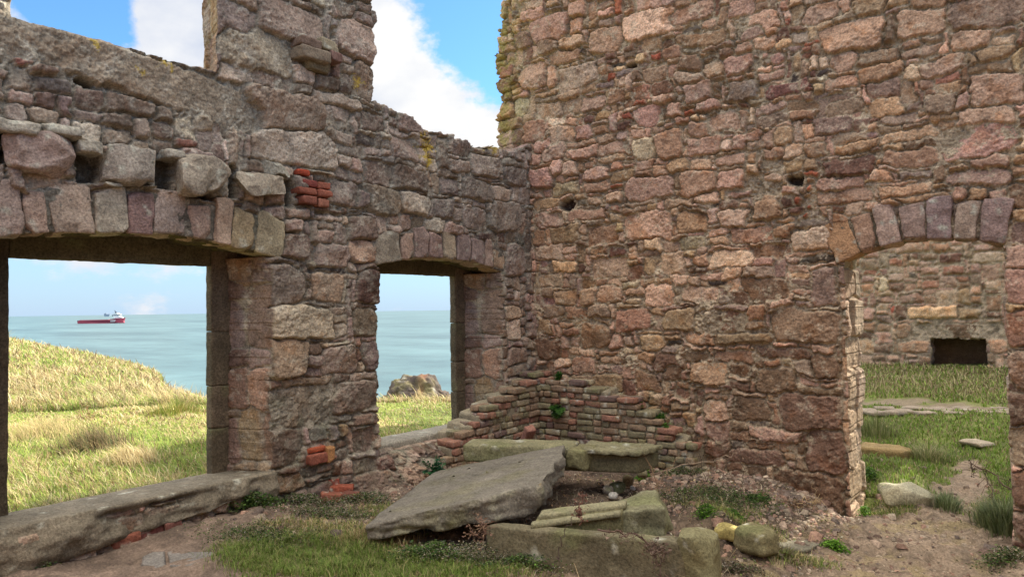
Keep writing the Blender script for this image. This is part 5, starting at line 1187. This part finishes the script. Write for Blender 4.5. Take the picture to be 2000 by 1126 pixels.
# pebbles, chips and dead leaves on the earth
def litter():
    bag = Bag()
    def pebbles(x, y, s, cols):
        n = len(x); base = np.array([[a, b_, c] for c in (-1, 1) for (a, b_) in ((-1, -1), (1, -1), (1, 1), (-1, 1))], F32)
        P_ = base[None] * (1 + rng.normal(0, .22, (n, 8, 3))) * s[:, None, None] * np.array([1, .8, .45]) ; P_[:, 4:, :2] *= .7
        a = rng.uniform(0, 6.283, n); ca, sa = np.cos(a)[:, None], np.sin(a)[:, None]
        X_ = P_[..., 0] * ca - P_[..., 1] * sa + x[:, None]; Y_ = P_[..., 0] * sa + P_[..., 1] * ca + y[:, None]; Z_ = P_[..., 2] + (gz_at(x, y) + s * .2)[:, None]
        v = np.stack([X_, Y_, Z_], -1).reshape(-1, 3); q = np.array([[4, 5, 6, 7], [0, 1, 5, 4], [1, 2, 6, 5], [2, 3, 7, 6], [3, 0, 4, 7]])
        q = np.concatenate([q[:, [0, 1, 2]], q[:, [0, 2, 3]]]); f = (np.arange(n)[:, None, None] * 8 + q[None]).reshape(-1, 3)
        bag.add(v, f, np.repeat(pickc(n, cols, .25), 8, axis=0))
    pc = [(150, 130, 112), (126, 104, 90), (160, 144, 124), (112, 98, 88), (148, 118, 100)]
    n = 9000; x = rng.uniform(-4.95, 1.0, n); y = rng.uniform(2.8, 7.8, n)
    pebbles(x, y, np.exp(rng.normal(math.log(.0055), .5, n)), pc)
    n = 2600; x = rng.uniform(-3.3, -1.5, n); y = 6.9 - np.abs(rng.normal(0, .8, n)); pebbles(x, y, np.exp(rng.normal(math.log(.013), .45, n)), pc)
    n = 800; x = -4.9 + np.abs(rng.normal(0, .35, n)); y = rng.uniform(3.0, 5.2, n); pebbles(x, y, np.exp(rng.normal(math.log(.011), .5, n)), pc)
    n = 500; x = rng.uniform(-1.6, .5, n); y = rng.uniform(4.3, 8.6, n); pebbles(x, y, np.exp(rng.normal(math.log(.014), .45, n)), pc)
    bag.link('pebbles', M_EARTH, kind='stuff', smooth=False)
    b2 = Bag(); n = 5200; x = rng.uniform(-4.4, -1.4, n); y = rng.uniform(3.4, 6.9, n); k = rng.random(n) < np.clip(.5 + .5 * tl(1, x, y, 3.0, .5, .5), 0, 1); x, y = x[k], y[k]; n = len(x)
    z = gz_at(x, y) + rng.uniform(.004, .02, n); s = rng.uniform(.006, .016, n); a = rng.uniform(0, 6.283, n)
    d = np.stack([np.cos(a), np.sin(a), rng.normal(0, .4, n)], 1) * s[:, None]; e = np.stack([-np.sin(a), np.cos(a), rng.normal(0, .5, n)], 1) * s[:, None] * .5; c = np.stack([x, y, z], 1)
    v = np.stack([c - d, c - e, c + d, c + e], 1).reshape(-1, 3); i = np.arange(n)[:, None] * 4; f = np.concatenate([i + [0, 1, 2], i + [0, 2, 3]])
    b2.add(v, f, np.repeat(pickc(n, [(150, 120, 88), (120, 90, 66), (186, 176, 150), (96, 110, 52), (170, 150, 116)], .2), 4, axis=0)); b2.link('leaf_litter', M_TWIG, kind='stuff', smooth=False)
litter()

# dry stems
def tube(pts, r0, r1, n=6):
    P_ = np.array([tuple(p) for p in pts], F32); m = len(P_); V = []
    for i in range(m):
        t = P_[min(i + 1, m - 1)] - P_[max(i - 1, 0)]; t /= np.linalg.norm(t) + 1e-9; a = np.cross(t, [0, 0, 1] if abs(t[2]) < .9 else [1, 0, 0]); a /= np.linalg.norm(a); b_ = np.cross(t, a); r_ = r0 + (r1 - r0) * i / (m - 1)
        for k in range(n): V.append(P_[i] + r_ * (math.cos(6.283 * k / n) * a + math.sin(6.283 * k / n) * b_))
    F = [(i * n + k, i * n + (k + 1) % n, (i + 1) * n + (k + 1) % n, (i + 1) * n + k) for i in range(m - 1) for k in range(n)]
    return np.array(V), np.array(F)
def wobble(pts, k=5, amp=.012):
    out = []
    for i in range(len(pts) - 1):
        for j in range(k): out.append(Vector(pts[i]).lerp(Vector(pts[i + 1]), j / k) + Vector(rng.normal(0, amp, 3)))
    out.append(Vector(pts[-1])); return out
def stem(name, lines, cols, label, cat='dry plant', r=.003, heads=0, headr=.05):
    bag = Bag()
    for (pts, w_) in lines:
        v, f = tube(wobble(pts), r * w_, r * w_ * .55); bag.add(v, np.concatenate([f[:, [0, 1, 2]], f[:, [0, 2, 3]]]), pickc(1, cols, .2)[0])
        for _ in range(heads):
            t = rng.integers(1, len(pts)); p = Vector(pts[t]).lerp(Vector(pts[t - 1]), rng.random() * .7); q = p + Vector(rng.normal(0, headr, 3))
            v, f = tube(wobble([p, q], 3, .004), r * .5, r * .3, 4); bag.add(v, np.concatenate([f[:, [0, 1, 2]], f[:, [0, 2, 3]]]), pickc(1, cols, .2)[0])
            for _k in range(3):
                c_ = q + Vector(rng.normal(0, .008, 3)); a_ = np.array(rng.normal(0, .007, (3, 3))) + np.array(c_); bag.add(a_, np.array([[0, 1, 2]]), pickc(1, cols, .2)[0])
    v = np.concatenate(bag.v); o = link_mesh(name, v - v[0], np.concatenate(bag.f), M_TWIG, None, np.concatenate(bag.c), label=label, cat=cat); o.location = v[0]; return o
DK = [(70, 56, 48), (90, 72, 60)]; DRY = [(176, 146, 110), (150, 122, 92)]
A = atdepth
stem('dry_plant', [([A(1090, 1098, 4.25), A(1095, 1058, 4.3), A(1110, 1020, 4.35), A(1128, 990, 4.4)], 1.0)], DK, 'thin dark curved stem standing in front of the longest beam', r=.0035)
stem('dry_plant', [([A(1130, 1010, 4.4), A(1134, 985, 4.42), A(1138, 965, 4.45)], 2.2), ([A(1134, 1025, 4.4), A(1131, 1000, 4.42)], 1)], [(120, 84, 70)], 'rusty dead seed spike standing against the moulded beam', r=.0035, heads=16, headr=.02)
stem('dry_plant', [([A(1172, 1034, 4.2), A(1215, 1038, 4.15), A(1250, 1046, 4.1), A(1280, 1080, 4.08), A(1292, 1126, 4.05)], 1.6), ([A(1262, 1060, 4.1), A(1300, 1078, 4.05)], 1)], [(96, 76, 66), (120, 100, 86)], 'tangled dead stem hanging over the longest beam', r=.0035, heads=46, headr=.028)
stem('dry_plant', [([A(940, 1055, 4.45), A(955, 1030, 4.4), A(930, 1012, 4.4)], 1.2), ([A(935, 1050, 4.45), A(918, 1035, 4.4)], .8), ([A(945, 1052, 4.45), A(950, 1022, 4.4)], .8)], [(130, 100, 84), (160, 130, 104)], 'curled dead plant below the front edge of the largest slab', r=.003, heads=14, headr=.03)
stem('dry_plant', [([A(1275, 924, 6.1), A(1330, 908, 6.0), A(1400, 893, 5.9), A(1440, 884, 5.8)], 1)], [(190, 166, 140)], 'long pale fallen stem leaning across the foot of the right wall', r=.004)
stem('dry_plant', [([A(1277, 958, 5.8), A(1300, 925, 5.9), A(1330, 885, 6.0)], 1), ([A(1283, 940, 5.8), A(1250, 870, 6.0)], 1), ([A(1282, 985, 5.6), A(1284, 940, 5.8)], .8)], [(150, 120, 90), (120, 96, 74)], 'crossed dry stems beside the right end of the dark lintel', r=.0035, heads=5)
for k, (a, b_, c, l) in enumerate([((1372, 985), (1378, 940), (1366, 885), 'upright dry stem nearest the long pale fallen stem'), ((1420, 975), (1412, 930), (1428, 880), 'thin upright dry stem in the middle of the rubble slope'), ((1455, 990), (1452, 930), (1440, 850), 'tallest dry stem in front of the right wall'), ((1345, 975), (1350, 925), (1342, 895), 'short dark stem on the rubble behind the moulded beam')]):
    stem('dry_plant', [([A(*a, 5.7), A(*b_, 5.8), A(*c, 5.9)], 1)], DK + [(120, 96, 76)], l, r=.0028, heads=7, headr=.05)
stem('dead_umbel', [([A(1556, 990, 5.9), A(1570, 972, 5.85), A(1612, 986, 5.8)], 1)] + [([A(1592, 979, 5.8), A(1592 + 14 * math.cos(t), 973 + 10 * math.sin(t), 5.78)], .8) for t in np.linspace(0, 6.1, 9)] + [([A(1590, 972, 5.8), A(1587, 941, 5.8)], .8)], [(196, 168, 124)], 'pale dried flower head lying against the base of the doorway pier', cat='dead flower', r=.003)
stem('dry_plant', [([A(1990, 968, 6.3), A(1945, 930, 6.6), A(1896, 903, 6.9)], 1.6), ([A(1945, 1000, 6.2), A(1935, 960, 6.4), A(1925, 930, 6.6)], 1.2), ([A(1896, 903, 6.9), A(1900, 918, 6.9)], 1)], [(96, 74, 62)], 'dark dead stem leaning in from the right jamb over the path', r=.005, heads=12, headr=.06)
d0 = 11.0
stem('dead_shrub', [([A(146, 842, d0), A(160, 825, d0), A(176, 806, d0)], 2), ([A(150, 838, d0), A(158, 812, d0)], 1.5), ([A(156, 832, d0), A(184, 822, d0)], 1.3), ([A(146, 842, d0), A(140, 828, d0)], 1.3)], [(120, 88, 60), (150, 110, 74)], 'small brown dead shrub standing in the sunlit field below the knoll', cat='dead shrub', r=.006, heads=26, headr=.09)
# ------------------------------------------------------------------ sun and sky
SUN_AZ = (.28, 1.0)     # horizontal direction TOWARDS the sun
SUN_EL = R(35)
hz = Vector((SUN_AZ[0], SUN_AZ[1], 0)).normalized()
sdir = Vector((hz.x * math.cos(SUN_EL), hz.y * math.cos(SUN_EL), math.sin(SUN_EL)))
sl_ = bpy.data.lights.new('sun', 'SUN'); sl_.energy = 4.2; sl_.angle = R(.5); sl_.color = (1.0, .93, .80)
so = bpy.data.objects.new('sun', sl_); COL.objects.link(so); so.rotation_euler = sdir.to_track_quat('Z', 'Y').to_euler()
w = bpy.data.worlds.new('World'); SC.world = w; w.use_nodes = True; nt = w.node_tree; L = nt.links
bg = nt.nodes['Background']; bg.inputs['Strength'].default_value = .15
sky = nd(nt, 'ShaderNodeTexSky'); sky.sky_type = 'NISHITA'; sky.sun_disc = False
sky.sun_elevation = SUN_EL; sky.sun_rotation = math.atan2(hz.x, hz.y); sky.altitude = 20; sky.air_density = 1.0; sky.dust_density = .4; sky.ozone_density = 1.5
tc = nd(nt, 'ShaderNodeTexCoord'); 
nrm = nd(nt, 'ShaderNodeVectorMath', operation='NORMALIZE'); L.new(tc.outputs['Generated'], nrm.inputs[0])
mp = nd(nt, 'ShaderNodeMapping'); mp.inputs['Scale'].default_value = (1, 1, 1.7); L.new(nrm.outputs[0], mp.inputs[0])
n1 = nd(nt, 'ShaderNodeTexNoise', Scale=3.4, Detail=10.0, Roughness=.62, Distortion=.15); L.new(mp.outputs[0], n1.inputs['Vector'])
def blob(px, py, k, amp):
    d = ray(px, py).normalized()
    v = nd(nt, 'ShaderNodeVectorMath', operation='DOT_PRODUCT'); L.new(nrm.outputs[0], v.inputs[0]); v.inputs[1].default_value = d
    # exp(k (dot-1)) * amp
    a = nd(nt, 'ShaderNodeMath', operation='SUBTRACT'); L.new(v.outputs['Value'], a.inputs[0]); a.inputs[1].default_value = 1
    b = nd(nt, 'ShaderNodeMath', operation='MULTIPLY'); L.new(a.outputs[0], b.inputs[0]); b.inputs[1].default_value = k
    e = nd(nt, 'ShaderNodeMath', operation='EXPONENT'); L.new(b.outputs[0], e.inputs[0])
    m = nd(nt, 'ShaderNodeMath', operation='MULTIPLY'); L.new(e.outputs[0], m.inputs[0]); m.inputs[1].default_value = amp
    return m.outputs[0]
acc = n1.outputs['Fac']
for b_ in [(780, 190, 60, .30), (880, 230, 120, .22), (740, 60, 150, .12), (930, 60, 110, -.38), (830, -90, 60, -.2), (165, 15, 340, -.75), (330, 60, 160, .30), (60, 90, 600, .2), (60, 60, 100, .22), (960, 160, 400, -.10),
           (200, 560, 60, -.10), (800, 560, 60, -.12), (900, -700, 3, .08)]:
    a = nd(nt, 'ShaderNodeMath', operation='ADD'); L.new(acc, a.inputs[0]); L.new(blob(*b_), a.inputs[1]); acc = a.outputs[0]
rp = nd(nt, 'ShaderNodeMapRange'); rp.interpolation_type = 'SMOOTHSTEP'
rp.inputs['From Min'].default_value = .51; rp.inputs['From Max'].default_value = .61
L.new(acc, rp.inputs['Value'])
# cloud shade: a second, softer noise
n2 = nd(nt, 'ShaderNodeTexNoise', Scale=5.0, Detail=6.0, Roughness=.55); L.new(mp.outputs[0], n2.inputs['Vector'])
cr = nd(nt, 'ShaderNodeValToRGB'); cr.color_ramp.elements[0].position = .35; cr.color_ramp.elements[1].position = .62
cr.color_ramp.elements[0].color = (2.05, 2.25, 2.7, 1); cr.color_ramp.elements[1].color = (3.15, 3.15, 3.15, 1)
L.new(n2.outputs['Fac'], cr.inputs[0])
# pale veil near the horizon
sx = nd(nt, 'ShaderNodeSeparateXYZ'); L.new(nrm.outputs[0], sx.inputs[0])
hv = nd(nt, 'ShaderNodeMapRange'); hv.inputs['From Min'].default_value = 0; hv.inputs['From Max'].default_value = .30; hv.inputs['To Min'].default_value = .85; hv.inputs['To Max'].default_value = 0
L.new(sx.outputs['Z'], hv.inputs['Value'])
hm = nd(nt, 'ShaderNodeMixRGB'); L.new(hv.outputs[0], hm.inputs[0]); hm.inputs[2].default_value = (1.7, 2.2, 3.0, 1)
sg = nd(nt, 'ShaderNodeVectorMath', operation='MULTIPLY'); sg.inputs[1].default_value = (.42, .66, .82); L.new(sky.outputs[0], sg.inputs[0])
L.new(sg.outputs[0], hm.inputs[1])
mx = nd(nt, 'ShaderNodeMixRGB'); L.new(rp.outputs[0], mx.inputs[0]); L.new(hm.outputs[0], mx.inputs[1]); L.new(cr.outputs[0], mx.inputs[2])
# bright cloud cover overhead, out of view, added to light the room
ov = nd(nt, 'ShaderNodeMapRange'); ov.interpolation_type = 'SMOOTHSTEP'; ov.inputs['From Min'].default_value = .50; ov.inputs['From Max'].default_value = .85
L.new(sx.outputs['Z'], ov.inputs['Value'])
om = nd(nt, 'ShaderNodeMixRGB'); L.new(ov.outputs[0], om.inputs[0]); L.new(mx.outputs[0], om.inputs[1]); om.inputs[2].default_value = (10.5, 10.0, 9.3, 1)
L.new(om.outputs[0], bg.inputs['Color'])
SC.view_settings.view_transform = 'Standard'; SC.view_settings.look = 'None'; SC.view_settings.gamma = 1; SC.view_settings.exposure = 1.1
SC.cycles.use_denoising = True
SC.cycles.max_bounces = 6; SC.cycles.diffuse_bounces = 4
SC.cycles.sample_clamp_indirect = 6
